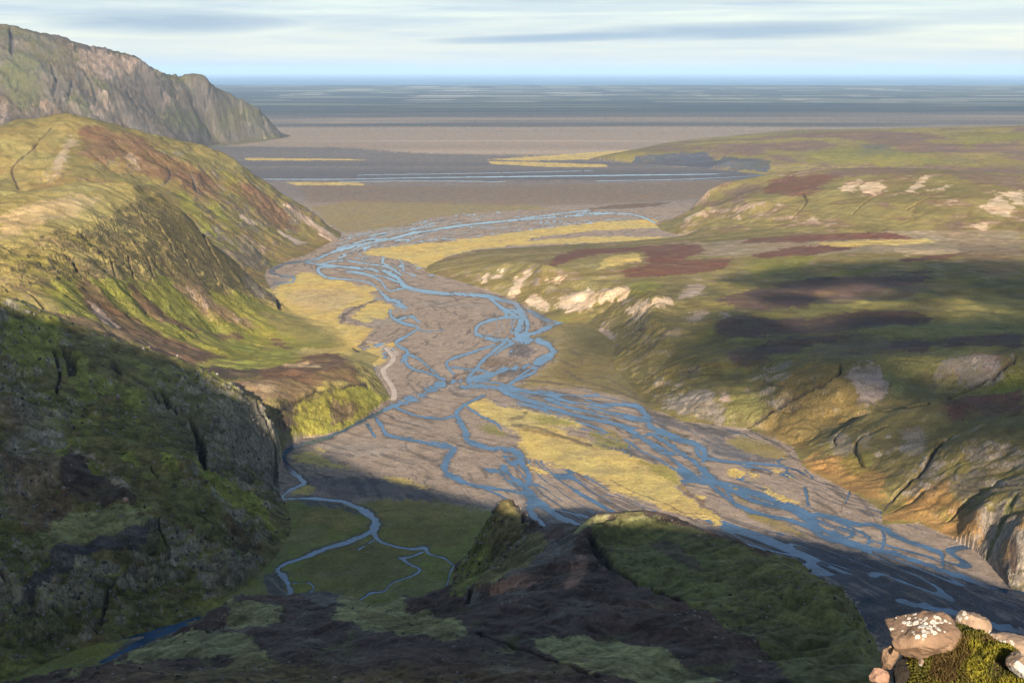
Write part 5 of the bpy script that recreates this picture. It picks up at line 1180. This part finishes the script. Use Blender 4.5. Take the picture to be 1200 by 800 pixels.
# ---------------------------------------------------------------- clouds that shade the plateau (high behind the viewer, out of the picture)
M_CLOUD, nt, bs = new_mat('cloud'); bs.inputs['Alpha'].default_value = .6; bs.inputs['Base Color'].default_value = (.9, .9, .92, 1); bs.inputs['Roughness'].default_value = 1
SUNV = Vector((math.sin(SUN_AZ) * math.cos(SUN_EL), -math.cos(SUN_AZ) * math.cos(SUN_EL), math.sin(SUN_EL)))
M_THIN, nt, bs = new_mat('thin_cloud'); bs.inputs['Alpha'].default_value = .26; bs.inputs['Base Color'].default_value = (.9, .9, .92, 1); bs.inputs['Roughness'].default_value = 1
def cloud(gx_, gy_, gz_, lumps, seed, zc=760.0, mat=None):
    sh_ = Vector((gx_, gy_, gz_)) + SUNV * ((zc - gz_) / SUNV.z)
    bm = bmesh.new(); rn = random.Random(seed)
    for lx, ly, r_ in lumps:
        res = bmesh.ops.create_icosphere(bm, subdivisions=4, radius=1.0)
        for v in res['verts']:
            c0 = v.co.copy()
            k = 1 + .25 * float(fbm(np.array([c0.x * 3 + seed]), np.array([c0.y * 3 + c0.z * 2 + lx * .01]), 1.0, 4, seed)[0])
            v.co = Vector((lx + c0.x * r_ * k, ly + c0.y * r_ * k, c0.z * r_ * .12 * k))
    for f_ in bm.faces: f_.smooth = True
    o = put('cloud', bm, mat or M_CLOUD, sh_); return setting(o, 'stuff')
CLOUDS = [(at_p, l, s) for at_p, l, s in [
 ((470, 1790, 42), [(-130, -30, 75), (-40, 20, 95), (60, 40, 100), (170, 20, 110), (270, -40, 100), (60, -90, 80), (180, -110, 90), (-10, -170, 55), (110, -200, 60), (-150, -190, 45), (330, 60, 70)], 3)]]
for (cx_, cy_, cz_), lumps, sd_ in CLOUDS: cloud(cx_, cy_, cz_, lumps, sd_)
cloud(330, 1250, 35, [(-150, 190, 110), (0, 170, 150), (130, 150, 150), (-90, 60, 110), (100, 20, 170), (-130, -60, 90), (230, 120, 150), (0, -150, 120), (130, -180, 150), (250, -100, 150), (20, -290, 110), (150, -330, 130)], 9, 1150.0, M_THIN)

# ---------------------------------------------------------------- air
bm = bmesh.new(); bmesh.ops.create_cube(bm, size=1.0)
M_HAZE = bpy.data.materials.new('haze'); M_HAZE.use_nodes = True; nt = M_HAZE.node_tree; nt.nodes.clear()
ho = nt.nodes.new('ShaderNodeOutputMaterial'); pv = nt.nodes.new('ShaderNodeVolumePrincipled'); nt.links.new(pv.outputs[0], ho.inputs['Volume'])
pv.inputs['Color'].default_value = (.52, .74, 1.0, 1); pv.inputs['Density'].default_value = HAZE_DENSITY; pv.inputs['Anisotropy'].default_value = 0.0
for v in bm.verts: v.co = Vector((v.co.x * 330000, v.co.y * 240000 + 99000, -6 if v.co.z < 0 else 640))
setting(put('haze', bm, M_HAZE), 'stuff')

# ---------------------------------------------------------------- sky, sun, camera
w = bpy.data.worlds.new('World'); scene.world = w; w.use_nodes = True; nt = w.node_tree; nt.nodes.clear()
wo = nt.nodes.new('ShaderNodeOutputWorld'); bg = nt.nodes.new('ShaderNodeBackground'); nt.links.new(bg.outputs[0], wo.inputs[0])
sky = nt.nodes.new('ShaderNodeTexSky'); sky.sky_type = 'NISHITA'; sky.sun_disc = False; sky.sun_elevation = SUN_EL
sky.sun_rotation = math.pi - SUN_AZ; sky.altitude = 300; sky.air_density = 1.0; sky.dust_density = .7; sky.ozone_density = 1.0
tc = nt.nodes.new('ShaderNodeTexCoord'); sx = nt.nodes.new('ShaderNodeSeparateXYZ'); nt.links.new(tc.outputs['Generated'], sx.inputs[0])
az = mathn(nt, 'ARCTAN2', sx.outputs[0], sx.outputs[1]); el = mathn(nt, 'ARCSINE', sx.outputs[2])
def skyvec(ka, ke):
    cv = nt.nodes.new('ShaderNodeCombineXYZ'); nt.links.new(mathn(nt, 'MULTIPLY', az, ka), cv.inputs[0]); nt.links.new(mathn(nt, 'MULTIPLY', el, ke), cv.inputs[1]); return cv.outputs[0]
band = noise(nt, skyvec(3.0, 60.0), 1.0, 5, .6, .5); wisp = noise(nt, skyvec(12.0, 160.0), 1.0, 6, .65, .8)
hi = maprange(nt, el, math.radians(.9), math.radians(2.2), .85, 1.0)
cl_w = mathn(nt, 'MULTIPLY', maprange(nt, mathn(nt, 'ADD', mathn(nt, 'MULTIPLY', band, .7), mathn(nt, 'MULTIPLY', wisp, .3)), .34, .62, .45, 1.0), hi)
gate = maprange(nt, el, math.radians(3), math.radians(7.5), 1.0, .12)
cl_w = mathn(nt, 'MULTIPLY', cl_w, gate)
grey = mixc(nt, maprange(nt, mathn(nt, 'ADD', mathn(nt, 'MULTIPLY', wisp, .6), mathn(nt, 'MULTIPLY', band, .4)), .4, .6, 0, 1), tuple(v * .84 for v in SKY_CLOUD[:2]) + (SKY_CLOUD[2] * .9,), SKY_CLOUD)
c = mixc(nt, cl_w, sky.outputs[0], grey)
# two long lens clouds, greyer than the rest
def lens(a0, e0, ra, re, tilt):
    da = mathn(nt, 'MULTIPLY', mathn(nt, 'SUBTRACT', az, a0), 1 / ra)
    de = mathn(nt, 'MULTIPLY', mathn(nt, 'SUBTRACT', mathn(nt, 'SUBTRACT', el, e0), mathn(nt, 'MULTIPLY', mathn(nt, 'SUBTRACT', az, a0), tilt)), 1 / re)
    r2 = mathn(nt, 'ADD', mathn(nt, 'MULTIPLY', da, da), mathn(nt, 'MULTIPLY', de, de))
    r2 = mathn(nt, 'ADD', r2, mathn(nt, 'MULTIPLY', mathn(nt, 'SUBTRACT', wisp, .5), 1.6))
    return maprange(nt, r2, 1.5, .1, 0, .85)
def ae(px, py):
    kx, kz = rk(px, py); return math.atan2(float(kx), 1.0), math.atan2(float(kz), math.hypot(float(kx), 1))
for (px0, py0, wpx, hpx, tilt) in ((880, 36, 190, 10, .02), (640, 45, 130, 5, .03), (200, 26, 120, 13, .0)):
    a0, e0 = ae(px0, py0)
    c = mixc(nt, lens(a0, e0, wpx / FPX, hpx / FPX, tilt), c, SKY_LENS)
nt.links.new(c, bg.inputs[0]); bg.inputs[1].default_value = SKY_STRENGTH

sl = bpy.data.lights.new('sun', 'SUN'); sl.energy = SUN_STRENGTH; sl.angle = math.radians(.53); sl.color = (1.0, .87, .70)
so = bpy.data.objects.new('sun', sl); COL.objects.link(so); so.rotation_euler = SUNV.to_track_quat('Z', 'Y').to_euler(); so.location = (0, -100, 600)

cam = bpy.data.cameras.new('camera'); cam.sensor_width = 36; cam.lens = 36 * FPX / 1200; cam.clip_start = .1; cam.clip_end = 500000
co_ = bpy.data.objects.new('camera', cam); COL.objects.link(co_); co_.location = (0, 0, CAMZ); co_.rotation_euler = (math.pi / 2 - PITCH, 0, 0)
scene.camera = co_
scene.view_settings.view_transform = 'Standard'; scene.view_settings.look = 'None'; scene.view_settings.gamma = 1; scene.view_settings.exposure = EXPOSURE
scene.cycles.volume_bounces = 1; scene.cycles.max_bounces = 4; scene.cycles.diffuse_bounces = 2; scene.cycles.transparent_max_bounces = 4
scene.cycles.use_denoising = DENOISE
